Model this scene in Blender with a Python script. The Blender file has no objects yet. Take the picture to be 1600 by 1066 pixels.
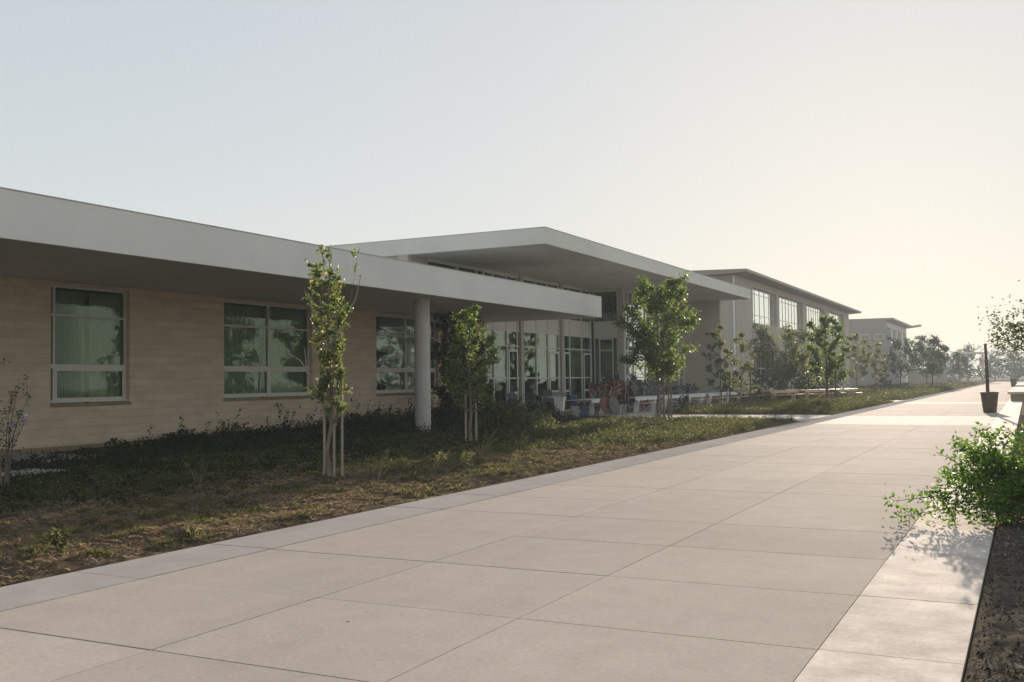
import bpy, math, random
import numpy as np
from mathutils import Matrix, Vector

random.seed(7)
rng = np.random.default_rng(11)
sc = bpy.context.scene
COL = sc.collection

# ------------------------------------------------------------------ camera
cam_d = bpy.data.cameras.new("camera")
cam = bpy.data.objects.new("camera", cam_d)
COL.objects.link(cam)
sc.camera = cam
cam_d.sensor_width = 36.0
cam_d.lens = 36.0 * 1588.0 / 1600.0
cam_d.clip_start = 0.1
cam_d.clip_end = 5000
def _n(v): return v / np.linalg.norm(v)
_f = 1588.0
_Y = _n(np.array([807.0, -52.0, -_f]))                 # walkway direction seen from the camera
_X = np.array([-3130.0, -105.0, -_f]); _X = -_n(_X - _Y * _X.dot(_Y))
_Z = np.cross(_X, _Y)
_R = np.array([_X, _Y, _Z])
cam.matrix_world = Matrix([[*_R[0], 0], [*_R[1], 0], [*_R[2], 1.6], [0, 0, 0, 1]])

# ------------------------------------------------------------------ light
SUN_EL, SUN_AZ = math.radians(9.8), math.radians(-6.0)     # azimuth from +Y, towards +X positive
world = bpy.data.worlds.new("World"); sc.world = world; world.use_nodes = True
wn = world.node_tree.nodes; wl = world.node_tree.links
bg = wn["Background"]
sky = wn.new("ShaderNodeTexSky"); sky.sky_type = 'NISHITA'; sky.sun_disc = False
sky.sun_elevation = SUN_EL; sky.sun_rotation = SUN_AZ
sky.air_density = 1.0; sky.dust_density = 0.5; sky.ozone_density = 1.0; sky.altitude = 100
hsv = wn.new("ShaderNodeHueSaturation"); hsv.inputs['Saturation'].default_value = 1.35; hsv.inputs['Hue'].default_value = 0.502      # pale film-like summer sky
gam = wn.new("ShaderNodeGamma"); gam.inputs[1].default_value = 0.18                       # soft hazy sky: low contrast between zenith and horizon
wl.new(sky.outputs[0], gam.inputs[0]); wl.new(gam.outputs[0], hsv.inputs['Color']); wl.new(hsv.outputs[0], bg.inputs[0]); bg.inputs[1].default_value = 0.15; SKY_GAIN = 1.31
hsv.inputs['Value'].default_value = SKY_GAIN
sd = bpy.data.lights.new("sun", 'SUN'); sd.energy = 4.6; sd.angle = math.radians(0.6); sd.color = (1.0, 0.825, 0.665)
sun = bpy.data.objects.new("sun", sd); COL.objects.link(sun)
sv = Vector((math.sin(SUN_AZ) * math.cos(SUN_EL), math.cos(SUN_AZ) * math.cos(SUN_EL), math.sin(SUN_EL)))
sun.rotation_euler = sv.to_track_quat('Z', 'Y').to_euler(); sun.location = (0, 60, 40)
sc.view_settings.view_transform = 'Standard'; sc.view_settings.look = 'None'
sc.view_settings.exposure = 1.45; sc.view_settings.gamma = 1.0; sc.view_settings.use_curve_mapping = False
HAZE_DENSITY = 0.0008

# ------------------------------------------------------------------ materials
def new_mat(name):
    m = bpy.data.materials.new(name); m.use_nodes = True
    nt = m.node_tree; return m, nt, nt.nodes["Principled BSDF"]
def rgba(c): return (c[0], c[1], c[2], 1)
def lerp(a, b, t): return tuple(a[i] + (b[i] - a[i]) * t for i in range(3))
def noisy(name, c1, c2, scale=4.0, rough=0.8, bump=0.0, bscale=60.0, stretch=(1, 1, 1), island=0.0, detail=6, spec=0.5, metallic=0.0):
    m, nt, p = new_mat(name); N = nt.nodes; L = nt.links
    tc = N.new("ShaderNodeTexCoord"); mp = N.new("ShaderNodeMapping"); mp.inputs['Scale'].default_value = stretch
    L.new(tc.outputs['Object'], mp.inputs[0])
    nz = N.new("ShaderNodeTexNoise"); nz.inputs['Scale'].default_value = scale; nz.inputs['Detail'].default_value = detail
    L.new(mp.outputs[0], nz.inputs['Vector'])
    rp = N.new("ShaderNodeValToRGB"); rp.color_ramp.elements[0].position = 0.3; rp.color_ramp.elements[1].position = 0.7
    rp.color_ramp.elements[0].color = rgba(c1); rp.color_ramp.elements[1].color = rgba(c2)
    L.new(nz.outputs[0], rp.inputs[0]); out = rp.outputs[0]
    if island > 0:
        g = N.new("ShaderNodeNewGeometry"); mr = N.new("ShaderNodeMapRange")
        mr.inputs[3].default_value = 1 - island; mr.inputs[4].default_value = 1 + island
        L.new(g.outputs['Random Per Island'], mr.inputs[0])
        vm = N.new("ShaderNodeVectorMath"); vm.operation = 'SCALE'
        L.new(out, vm.inputs[0]); L.new(mr.outputs[0], vm.inputs['Scale']); out = vm.outputs[0]
    L.new(out, p.inputs['Base Color'])
    p.inputs['Roughness'].default_value = rough; p.inputs['Specular IOR Level'].default_value = spec
    p.inputs['Metallic'].default_value = metallic
    if bump > 0:
        b2 = N.new("ShaderNodeTexNoise"); b2.inputs['Scale'].default_value = bscale; b2.inputs['Detail'].default_value = 4
        L.new(mp.outputs[0], b2.inputs['Vector'])
        bp = N.new("ShaderNodeBump"); bp.inputs['Strength'].default_value = bump; bp.inputs['Distance'].default_value = 0.01 if bump < .9 else 0.05
        L.new(b2.outputs[0], bp.inputs['Height']); L.new(bp.outputs[0], p.inputs['Normal'])
    return m
def plain(name, c, rough=0.5, metallic=0.0, var=0.12, scale=8, bump=0.0):
    return noisy(name, lerp(c, (0, 0, 0), var), lerp(c, (1, 1, 1), var * 0.5), scale, rough, bump, 40, metallic=metallic)
def leafy(name, c1, c2, c3=None, trans=0.4, rough=0.52, spec=0.22):
    m, nt, p = new_mat(name); N = nt.nodes; L = nt.links
    g = N.new("ShaderNodeNewGeometry"); rp = N.new("ShaderNodeValToRGB")
    e = rp.color_ramp.elements; e[0].color = rgba(c1); e[1].color = rgba(c2)
    if c3: x = e.new(0.965); x.color = rgba(c2); e[2].color = rgba(c3); e[2].position = 0.985
    L.new(g.outputs['Random Per Island'], rp.inputs[0]); L.new(rp.outputs[0], p.inputs['Base Color'])
    p.inputs['Roughness'].default_value = rough; p.inputs['Specular IOR Level'].default_value = spec if rough < .55 else 0.04
    t = N.new("ShaderNodeBsdfTranslucent"); mx = N.new("ShaderNodeMixShader"); mx.inputs[0].default_value = trans
    hs = N.new("ShaderNodeHueSaturation"); hs.inputs['Value'].default_value = 1.5; hs.inputs['Hue'].default_value = 0.485
    L.new(rp.outputs[0], hs.inputs['Color']); L.new(hs.outputs[0], t.inputs[0])
    L.new(p.outputs[0], mx.inputs[1]); L.new(t.outputs[0], mx.inputs[2])
    L.new(mx.outputs[0], N["Material Output"].inputs[0]); return m
def glassy(name, tint, refl=1.0, wave=0.03, base=0.03):
    m, nt, p = new_mat(name); N = nt.nodes; L = nt.links
    N.remove(p)
    tr = N.new("ShaderNodeBsdfTransparent"); tr.inputs[0].default_value = rgba(tint)
    gl = N.new("ShaderNodeBsdfGlossy"); gl.inputs['Roughness'].default_value = 0.015; gl.inputs[0].default_value = (0.9, 0.95, 0.93, 1)
    fr = N.new("ShaderNodeFresnel"); fr.inputs[0].default_value = 1.55
    mu = N.new("ShaderNodeMath"); mu.operation = 'MULTIPLY_ADD'; mu.inputs[1].default_value = refl; mu.inputs[2].default_value = base; mu.use_clamp = True
    L.new(fr.outputs[0], mu.inputs[0])
    tc = N.new("ShaderNodeTexCoord"); nz = N.new("ShaderNodeTexNoise"); nz.inputs['Scale'].default_value = 1.3; nz.inputs['Detail'].default_value = 1
    L.new(tc.outputs['Object'], nz.inputs['Vector'])
    bp = N.new("ShaderNodeBump"); bp.inputs['Strength'].default_value = wave; bp.inputs['Distance'].default_value = 0.1
    L.new(nz.outputs[0], bp.inputs['Height']); L.new(bp.outputs[0], gl.inputs['Normal'])
    mx = N.new("ShaderNodeMixShader"); L.new(mu.outputs[0], mx.inputs[0]); L.new(tr.outputs[0], mx.inputs[1]); L.new(gl.outputs[0], mx.inputs[2])
    L.new(mx.outputs[0], N["Material Output"].inputs[0]); return m

M = {}
def concrete(name, base, var, blotch, speck, island, spec):
    m, nt, p = new_mat(name); N = nt.nodes; L = nt.links
    tc = N.new("ShaderNodeTexCoord"); fac = None
    def noise(scale, lo, hi, a, b_, detail=5, stretch=None):
        nz = N.new("ShaderNodeTexNoise"); nz.inputs['Scale'].default_value = scale; nz.inputs['Detail'].default_value = detail
        if stretch: mp = N.new("ShaderNodeMapping"); mp.inputs['Scale'].default_value = stretch; L.new(tc.outputs['Object'], mp.inputs[0]); L.new(mp.outputs[0], nz.inputs['Vector'])
        else: L.new(tc.outputs['Object'], nz.inputs['Vector'])
        mr = N.new("ShaderNodeMapRange"); mr.inputs[1].default_value = lo; mr.inputs[2].default_value = hi; mr.inputs[3].default_value = a; mr.inputs[4].default_value = b_
        L.new(nz.outputs[0], mr.inputs[0]); return mr.outputs[0]
    parts = [noise(.45, .35, .65, 1 - var, 1 + var), noise(3.2, .3, .7, 1 - blotch, 1 + blotch, 8), noise(26, .3, .7, 1 - speck, 1 + speck, 3), noise(210, .3, .7, 1 - speck, 1 + speck, 2),
             noise(1.3, .62, .74, 1.0, 1 - 1.6 * var, 9), noise(9, .70, .78, 1.0, 1 - 2.2 * speck, 3), noise(1.0, .45, .8, 1.0, 1 - var, 6, (3.0, .25, 1))]
    g = N.new("ShaderNodeNewGeometry"); mr = N.new("ShaderNodeMapRange"); mr.inputs[3].default_value = 1 - island; mr.inputs[4].default_value = 1 + island
    L.new(g.outputs['Random Per Island'], mr.inputs[0]); cur = mr.outputs[0]
    for q in parts: mu = N.new("ShaderNodeMath"); mu.operation = 'MULTIPLY'; L.new(cur, mu.inputs[0]); L.new(q, mu.inputs[1]); cur = mu.outputs[0]
    vm = N.new("ShaderNodeVectorMath"); vm.operation = 'SCALE'; vm.inputs[0].default_value = base; L.new(cur, vm.inputs['Scale']); L.new(vm.outputs[0], p.inputs['Base Color'])
    p.inputs['Roughness'].default_value = .9; p.inputs['Specular IOR Level'].default_value = spec
    b2 = N.new("ShaderNodeTexNoise"); b2.inputs['Scale'].default_value = 130; L.new(tc.outputs['Object'], b2.inputs['Vector'])
    bp = N.new("ShaderNodeBump"); bp.inputs['Strength'].default_value = .25; bp.inputs['Distance'].default_value = .01; L.new(b2.outputs[0], bp.inputs['Height']); L.new(bp.outputs[0], p.inputs['Normal'])
    return m
M['concrete'] = concrete('walk_concrete', (0.385, 0.347, 0.310), .045, .04, .06, .05, .003)
M['band'] = concrete('band_concrete', (0.345, 0.33, 0.31), .05, .06, .04, .05, .0)
M['strip'] = concrete('strip_concrete', (0.58, 0.52, 0.46), .09, .20, .09, .05, .012)
M['path'] = noisy('path_concrete', (0.46, 0.415, 0.365), (0.53, 0.485, 0.43), 1.2, 0.9, 0.2, 120, island=0.03, spec=0.006)
M['joint'] = plain('joint_dirt', (0.07, 0.058, 0.047), 0.95)
M['soil'] = noisy('bed_soil', (0.060, 0.045, 0.030), (0.170, 0.130, 0.090), 6, 0.95, 1.0, 45, detail=10, spec=0.0)
M['mulch'] = noisy('mulch', (0.075, 0.066, 0.053), (0.185, 0.163, 0.132), 9, 0.95, 1.0, 70, detail=10, spec=0.0)
M['chip'] = noisy('bark_chips', (0.075, 0.064, 0.050), (0.21, 0.18, 0.145), 3, 0.9, island=0.75, spec=0.0)
M['ground'] = noisy('far_ground', (0.16, 0.13, 0.10), (0.22, 0.19, 0.14), 0.2, 0.95, spec=0.0)
M['plaster'] = noisy('canopy_plaster', (0.70, 0.68, 0.63), (0.77, 0.75, 0.695), 0.7, 0.85, 0.35, 120)
M['plaster_grey'] = noisy('grey_plaster', (0.47, 0.425, 0.35), (0.53, 0.48, 0.395), 0.6, 0.85, 0.3, 100)
M['plaster_dark'] = noisy('shaded_plaster', (0.26, 0.255, 0.23), (0.31, 0.30, 0.27), 0.4, 0.85)  # far end wall: darker than the side wall, its shade put into the colour
M['coping'] = plain('metal_coping', (0.52, 0.50, 0.46), 0.6, 0.0)
M['roof_metal'] = plain('roof_edge_metal', (0.30, 0.25, 0.21), 0.5, 0.0)
M['column'] = noisy('column_concrete', (0.45, 0.42, 0.375), (0.52, 0.49, 0.44), 2, 0.8, 0.2, 80)
M['frame'] = plain('window_frame', (0.70, 0.70, 0.62), 0.45, 0.0, 0.05)
M['panel'] = plain('grey_panel', (0.70, 0.69, 0.63), 0.55, 0.0, 0.05, 2)
M['plinth'] = noisy('plinth_stone', (0.26, 0.20, 0.11), (0.33, 0.26, 0.15), 5, 0.9, 0.3)
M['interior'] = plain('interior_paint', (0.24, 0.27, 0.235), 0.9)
M['curtain'] = noisy('curtain_cloth', (0.64, 0.67, 0.60), (0.78, 0.80, 0.74), 2, 0.95, stretch=(1, 12, 0.3))
M['glass'] = glassy('window_glass', (0.64, 0.71, 0.62), 0.2, base=0.0)
M['glass_hall'] = glassy('hall_glass', (0.66, 0.78, 0.67), 0.9)
M['glass_bright'] = glassy('upper_glass', (0.45, 0.55, 0.48), 3.2)
M['white'] = plain('white_laminate', (0.80, 0.80, 0.80), 0.45, 0, 0.06, 3)
M['tan'] = noisy('tan_board', (0.50, 0.36, 0.22), (0.62, 0.47, 0.30), 3, 0.5, stretch=(8, 1, 1))
M['wood'] = noisy('brown_wood', (0.10, 0.036, 0.016), (0.18, 0.066, 0.028), 5, 0.75, stretch=(8, 1, 1))
M['navy'] = plain('dark_blue_plastic', (0.028, 0.042, 0.065), 0.4)
M['slate'] = plain('slate_plastic', (0.075, 0.10, 0.125), 0.4)
M['olive'] = plain('worn_olive_laminate', (0.085, 0.095, 0.075), 0.8)
M['blue'] = plain('blue_plastic', (0.03, 0.065, 0.17), 0.6)
M['greybin'] = plain('grey_plastic', (0.27, 0.285, 0.28), 0.5)
M['steel'] = plain('steel_tube', (0.45, 0.46, 0.48), 0.3, 0.8)
M['dark'] = plain('black_rubber', (0.02, 0.02, 0.02), 0.6)
M['bark'] = noisy('bark', (0.13, 0.105, 0.08), (0.24, 0.20, 0.155), 14, 0.9, 0.6, 60, stretch=(1, 1, 0.25))
M['bark_dark'] = noisy('bark_dark', (0.075, 0.058, 0.045), (0.14, 0.11, 0.085), 14, 0.9, 0.6, 60, stretch=(1, 1, 0.25))
M['stake'] = noisy('stake_wood', (0.26, 0.215, 0.15), (0.37, 0.31, 0.22), 10, 0.85, 0.3, 60, stretch=(1, 1, 0.1))
M['leaf_a'] = leafy('leaf_glossy', (0.040, 0.075, 0.016), (0.125, 0.180, 0.036), (0.32, 0.25, 0.08), 0.5)
M['leaf_b'] = leafy('leaf_mid', (0.038, 0.080, 0.014), (0.120, 0.185, 0.034), (0.30, 0.24, 0.08), 0.5)
M['leaf_bush'] = leafy('leaf_bush', (0.035, 0.095, 0.010), (0.110, 0.220, 0.026), None, 0.45)
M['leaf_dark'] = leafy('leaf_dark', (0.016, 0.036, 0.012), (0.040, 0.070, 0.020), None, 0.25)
M['leaf_pale'] = leafy('leaf_pale', (0.065, 0.090, 0.034), (0.150, 0.175, 0.066), None, 0.45)
M['leaf_edge'] = leafy('leaf_edge', (0.034, 0.056, 0.020), (0.090, 0.122, 0.044), None, 0.38)
M['leaf_far'] = leafy('leaf_far', (0.020, 0.042, 0.016), (0.052, 0.084, 0.028), None, 0.3)
M['weed'] = leafy('weed', (0.036, 0.050, 0.015), (0.105, 0.118, 0.040), (0.25, 0.19, 0.09), 0.36, 0.6)
M['weed_dark'] = leafy('weed_dark', (0.010, 0.020, 0.008), (0.034, 0.050, 0.016), (0.09, 0.06, 0.03), 0.2, 0.6)  # weed tone darkened further to carry the shade on the bed
M['grass'] = leafy('dry_grass', (0.060, 0.080, 0.024), (0.190, 0.185, 0.085), (0.40, 0.33, 0.19), 0.42, 0.7)
M['straw'] = leafy('straw', (0.17, 0.13, 0.075), (0.42, 0.33, 0.20), None, .4, .8)
M['flower'] = leafy('pale_flower', (0.42, 0.38, 0.48), (0.60, 0.56, 0.64), None, 0.3)
M['pot'] = noisy('planter_brown', (0.055, 0.038, 0.022), (0.10, 0.072, 0.040), 6, 0.55, 0.2)
M['rust'] = plain('rusty_post', (0.075, 0.032, 0.022), 0.6)
M['carpaint'] = plain('dark_car_paint', (0.05, 0.05, 0.055), 0.3)
M['carglass'] = plain('car_glass', (0.10, 0.11, 0.12), 0.08)
M['roofpale'] = plain('pale_roof', (0.60, 0.53, 0.42), 0.4)

# sandstone wall: stacked thin courses
def sandstone():
    m, nt, p = new_mat('sandstone_courses'); N = nt.nodes; L = nt.links
    tc = N.new("ShaderNodeTexCoord"); sx = N.new("ShaderNodeSeparateXYZ"); L.new(tc.outputs['Object'], sx.inputs[0])
    cb = N.new("ShaderNodeCombineXYZ"); L.new(sx.outputs[1], cb.inputs[0]); L.new(sx.outputs[2], cb.inputs[1]); L.new(sx.outputs[0], cb.inputs[2])
    br = N.new("ShaderNodeTexBrick"); br.inputs['Scale'].default_value = 1.0
    br.inputs['Brick Width'].default_value = 1.6; br.inputs['Row Height'].default_value = 0.2; br.inputs['Mortar Size'].default_value = 0.007
    br.inputs['Mortar Smooth'].default_value = 0.4; br.offset = 0.37
    br.inputs['Color1'].default_value = (0.66, 0.53, 0.39, 1); br.inputs['Color2'].default_value = (0.705, 0.57, 0.425, 1)
    br.inputs['Mortar'].default_value = (0.50, 0.39, 0.28, 1)
    L.new(cb.outputs[0], br.inputs[0])
    mp = N.new("ShaderNodeMapping"); mp.inputs['Scale'].default_value = (0.8, 2.6, 1); L.new(cb.outputs[0], mp.inputs[0])
    nz = N.new("ShaderNodeTexNoise"); nz.inputs['Scale'].default_value = 1.6; nz.inputs['Detail'].default_value = 8; L.new(mp.outputs[0], nz.inputs['Vector'])
    mr = N.new("ShaderNodeMapRange"); mr.inputs[1].default_value = 0.3; mr.inputs[2].default_value = 0.7; mr.inputs[3].default_value = 0.88; mr.inputs[4].default_value = 1.10
    L.new(nz.outputs[0], mr.inputs[0]); vm = N.new("ShaderNodeVectorMath"); vm.operation = 'SCALE'
    L.new(br.outputs[0], vm.inputs[0]); L.new(mr.outputs[0], vm.inputs['Scale']); L.new(vm.outputs[0], p.inputs['Base Color'])
    bp = N.new("ShaderNodeBump"); bp.inputs['Strength'].default_value = 0.5; bp.inputs['Distance'].default_value = 0.01
    L.new(nz.outputs[0], bp.inputs['Height']); L.new(bp.outputs[0], p.inputs['Normal'])
    p.inputs['Roughness'].default_value = 0.9; return m
M['stone'] = sandstone()

# ------------------------------------------------------------------ helpers
class MB:
    def __init__(s): s.v = []; s.f = []
    def add(s, vs, fs):
        o = len(s.v); s.v += [tuple(v) for v in vs]; s.f += [tuple(i + o for i in f) for f in fs]; return s
    def box(s, x0, x1, y0, y1, z0, z1):
        return s.add([(x0, y0, z0), (x1, y0, z0), (x1, y1, z0), (x0, y1, z0), (x0, y0, z1), (x1, y0, z1), (x1, y1, z1), (x0, y1, z1)],
                     [(0, 3, 2, 1), (4, 5, 6, 7), (0, 1, 5, 4), (1, 2, 6, 5), (2, 3, 7, 6), (3, 0, 4, 7)])
    def prism(s, pts, axis, a, b):
        """polygon pts (u,v) extruded along axis: axis 'x' -> (u=y,v=z); 'y' -> (u=x,v=z); 'z' -> (u=x,v=y)"""
        def P(u, v, w): return {'x': (w, u, v), 'y': (u, w, v), 'z': (u, v, w)}[axis]
        n = len(pts); vs = [P(u, v, a) for u, v in pts] + [P(u, v, b) for u, v in pts]
        fs = [tuple(range(n))[::-1], tuple(range(n, 2 * n))] + [(i, (i + 1) % n, n + (i + 1) % n, n + i) for i in range(n)]
        return s.add(vs, fs)
    def tube(s, pts, radii, sides=7):
        pts = [Vector(p) for p in pts]; n = len(pts); vs = []; fs = []
        if not hasattr(radii, '__len__'): radii = [radii] * n
        ref = Vector((0.31, 0.77, 0.55))
        for i, p in enumerate(pts):
            d = (pts[min(i + 1, n - 1)] - pts[max(i - 1, 0)]).normalized()
            a = d.cross(ref).normalized() if abs(d.dot(ref)) < 0.98 else d.cross(Vector((1, 0, 0))).normalized()
            b = d.cross(a)
            for k in range(sides):
                t = 2 * math.pi * k / sides; vs.append(p + (a * math.cos(t) + b * math.sin(t)) * radii[i])
        for i in range(n - 1):
            for k in range(sides):
                fs.append((i * sides + k, i * sides + (k + 1) % sides, (i + 1) * sides + (k + 1) % sides, (i + 1) * sides + k))
        fs.append(tuple(range(sides))[::-1]); fs.append(tuple((n - 1) * sides + k for k in range(sides)))
        return s.add(vs, fs)
    def lathe(s, prof, cx=0, cy=0, sides=28):
        vs = []; fs = []; n = len(prof)
        for r, z in prof:
            for k in range(sides):
                t = 2 * math.pi * k / sides; vs.append((cx + r * math.cos(t), cy + r * math.sin(t), z))
        for i in range(n - 1):
            for k in range(sides):
                fs.append((i * sides + k, i * sides + (k + 1) % sides, (i + 1) * sides + (k + 1) % sides, (i + 1) * sides + k))
        fs.append(tuple(range(sides))[::-1]); fs.append(tuple((n - 1) * sides + k for k in range(sides)))
        return s.add(vs, fs)
    def build(s, name, mat, parent=None, smooth=False, bevel=0.0):
        me = bpy.data.meshes.new(name); me.from_pydata(s.v, [], s.f); me.materials.append(mat)
        o = bpy.data.objects.new(name, me); COL.objects.link(o)
        if parent: o.parent = parent
        if smooth:
            me.polygons.foreach_set('use_smooth', [True] * len(me.polygons)); me.set_sharp_from_angle(angle=math.radians(40))
        if bevel > 0:
            b = o.modifiers.new('bevel', 'BEVEL'); b.width = bevel; b.segments = 2; b.limit_method = 'ANGLE'
        return o

def np_obj(name, V, F, mat, parent=None):
    """V (n,3) and F (m,k) arrays become one mesh object"""
    me = bpy.data.meshes.new(name); n, (m, k) = len(V), F.shape
    me.vertices.add(n); me.vertices.foreach_set('co', np.ascontiguousarray(V, dtype=np.float32).ravel())
    me.loops.add(m * k); me.loops.foreach_set('vertex_index', np.ascontiguousarray(F, dtype=np.int32).ravel())
    me.polygons.add(m); me.polygons.foreach_set('loop_start', np.arange(0, m * k, k, dtype=np.int32))
    me.update(calc_edges=True); me.validate(); me.materials.append(mat)
    o = bpy.data.objects.new(name, me); COL.objects.link(o)
    if parent: o.parent = parent
    return o

def tag(o, label, cat, group=None, kind=None):
    o['label'] = label
    if cat: o['category'] = cat
    if group: o['group'] = group
    if kind: o['kind'] = kind
    return o
def thing(name, label, cat, loc=(0, 0, 0), rz=0.0, group=None):
    o = bpy.data.objects.new(name, None); COL.objects.link(o); o.empty_display_size = 0.2
    o.location = loc; o.rotation_euler = (0, 0, rz); tag(o, label, cat, group); return o
def struct(o, label): return tag(o, label, None, None, 'structure')
def copy_tree(o, parent=None):
    c = o.copy(); COL.objects.link(c)
    if parent: c.parent = parent
    for ch in list(o.children): copy_tree(ch, c)
    return c
def dup(root, label, loc, rot=(0, 0, 0), scale=None, group=None):
    c = copy_tree(root); c['label'] = label; c.location = loc; c.rotation_euler = rot
    if scale: c.scale = scale
    if group: c['group'] = group
    return c
def into(parent, o):
    """keep an object built in world coordinates in place under its thing"""
    o.parent = parent; o.matrix_parent_inverse = Matrix.Translation(-Vector(parent.location)); return o

def unit(v): return v / np.maximum(np.linalg.norm(v, axis=1, keepdims=True), 1e-9)
def leaves(C, L, ratio=0.5, up=0.0, droop=0.0):
    """rhombic leaves with random attitude at centres C, lengths L"""
    n = len(C); a = rng.normal(size=(n, 3)); a[:, 2] = a[:, 2] * 0.7 + up - droop; a = unit(a)
    b = unit(np.cross(a, rng.normal(size=(n, 3)))); c = np.cross(a, b)
    L = np.asarray(L).reshape(-1, 1) * np.ones((n, 1)); W = L * ratio
    V = np.stack([C - a * L * .5, C + b * W * .5 + c * L * .08 - a * L * .06, C + a * L * .5, C - b * W * .5 + c * L * .08 - a * L * .06], 1).reshape(-1, 3)
    return V, np.arange(4 * n).reshape(n, 4)
def blades(P, H, lean, w, nb):
    """nb grass blades fanned out from every point P (bent two-segment quads)"""
    n = len(P); B = np.repeat(P, nb, 0); h = np.repeat(H, nb) * rng.uniform(.45, 1.0, n * nb); t = rng.uniform(0, 2 * math.pi, n * nb)
    d = np.stack([np.cos(t), np.sin(t), 0 * t], 1); s = np.stack([-np.sin(t), np.cos(t), 0 * t], 1)
    ln = lean * rng.uniform(.3, 1.2, n * nb); B = B + d * (h * .12)[:, None]
    z = np.array([[0, 0, 1.0]])
    mid = B + d * (h * ln * .4)[:, None] + z * (h * .6)[:, None]; tip = B + d * (h * ln)[:, None] + z * (h)[:, None]
    ww = (w * rng.uniform(.6, 1.3, n * nb))[:, None]
    V = np.stack([B - s * ww, B + s * ww, mid + s * ww * .7, tip, mid - s * ww * .7], 1).reshape(-1, 3)
    return V, np.arange(5 * n * nb).reshape(-1, 5)
def noise2(x, y, seed=0):
    r = np.random.default_rng(seed); out = 0
    for k in range(18):
        f = 2 ** r.uniform(-2.5, 2.3); t = r.uniform(0, 6.28); ph = r.uniform(0, 6.28)
        out = out + np.sin((x * np.cos(t) + y * np.sin(t)) * f * 2.2 + ph) / (f ** .75 + .4)
    return out / 6

# ------------------------------------------------------------------ ground
b = MB(); b.box(-900, 900, -60, 1500, -0.6, -0.05)
struct(b.build('ground', M['ground']), 'dry brown open ground reaching the horizon')

ys = [4.56 + 1.627 * k for k in range(-7, 160)]
def slabs(name, cols, mat, y0, y1, label, z=0.0, gaps=(0.009, 0.004), xgap=0.004):
    b = MB()
    for x0, x1 in cols:
        for i in range(len(ys) - 1):
            a, c = max(ys[i], y0), min(ys[i + 1], y1)
            if c - a < 0.05: continue
            ga = gaps[0] if i % 2 == 1 else gaps[1]; gc = gaps[0] if i % 2 == 0 else gaps[1]
            dz = random.uniform(-0.0012, 0.0012)
            b.box(x0 + xgap, x1 - xgap, a + ga, c - gc, -0.045, z + dz)
    return struct(b.build(name, mat, bevel=0.0), label)
cols = [(-6.62, -4.80), (-4.80, -3.12), (-3.12, -1.15)]
b = MB(); b.box(-7.40, -0.38, -8, 262, -0.048, -0.012); struct(b.build('walkway_joints', M['joint']), 'dark dirt in the joints of the walkway paving')
slabs('walkway', cols, M['concrete'], -7, 35.5, 'wide walkway of pinkish tan concrete slabs with tooled joints')
slabs('walkway', cols, M['concrete'], 43.5, 62.5, 'walkway of tan concrete slabs between the two pale cross paths')
slabs('walkway', cols, M['concrete'], 66.0, 260, 'far walkway of tan concrete slabs fading into haze')
slabs('kerb_strip', [(-7.42, -6.62)], M['band'], -7, 260, 'smooth grey concrete edging strip along the left planting bed', z=0.003)
slabs('pale_strip', [(-1.15, -0.36)], M['strip'], -7, 260, 'pale blotchy concrete strip along the right edge of the walkway', z=0.003)
b = MB(); 
for k in range(4): b.box(-6.62 + k * 1.3675 + .004, -6.62 + (k + 1) * 1.3675 - .004, 35.51, 43.49, -0.045, 0.001)
struct(b.build('cross_path', M['path']), 'near pale concrete band crossing the walkway')
b = MB(); 
for k in range(4): b.box(-6.62 + k * 1.3675 + .004, -6.62 + (k + 1) * 1.3675 - .004, 62.51, 65.99, -0.045, 0.001)
struct(b.build('cross_path', M['path']), 'far narrow pale concrete band crossing the walkway')
b = MB()
for k in range(5):
    b.box(-15.5 + k * 1.616 + .004, -15.5 + (k + 1) * 1.616 - .004, 38.3, 44.4, -0.045, 0.0)
struct(b.build('cross_path', M['path']), 'pale concrete path between the two planting beds leading to the entrance')
b = MB()
for i in range(3):
    for k in range(19): b.box(-21.2 + i * 1.9 + .004, -21.2 + (i + 1) * 1.9 - .004, 37.2 + k * 1.627 + .004, 37.2 + (k + 1) * 1.627 - .004, -0.045, -0.004)
struct(b.build('plaza', M['path']), 'concrete plaza in front of the glazed entrance')
b = MB(); b.box(-15.5, -7.43, 67.8, 72.2, -0.045, -0.002)
struct(b.build('cross_path', M['path']), 'concrete path behind the second planting bed')

def bed(name, x0, x1, y0, y1, step, amp, mat, label, seed, base=0.0, edge=0.25):
    nx, ny = int((x1 - x0) / step) + 1, int((y1 - y0) / step) + 1
    X, Y = np.meshgrid(np.linspace(x0, x1, nx), np.linspace(y0, y1, ny)); 
    d = np.minimum(np.minimum(X - x0, x1 - X), np.minimum(Y - y0, y1 - Y)); e = np.clip(d / edge, 0, 1)
    Z = base - 0.02 + e * (0.02 + amp * (0.5 + noise2(X * 1.0, Y * 1.0, seed) + 0.6 * noise2(X * 4.3, Y * 4.3, seed + 1)) + rng.normal(0, amp * .26, X.shape))
    Z = np.where(d <= 1e-6, min(base - 0.04, -0.012), Z)
    V = np.stack([X, Y, Z], 2).reshape(-1, 3); I = np.arange(nx * ny).reshape(ny, nx)
    F = np.stack([I[:-1, :-1], I[:-1, 1:], I[1:, 1:], I[1:, :-1]], 2).reshape(-1, 4)
    struct(np_obj(name, V, F, mat), label)
    def zat(x, y):
        i = np.clip(((np.asarray(x) - x0) / (x1 - x0) * (nx - 1)).round().astype(int), 0, nx - 1)
        j = np.clip(((np.asarray(y) - y0) / (y1 - y0) * (ny - 1)).round().astype(int), 0, ny - 1)
        return Z[j, i]
    return zat
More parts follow.
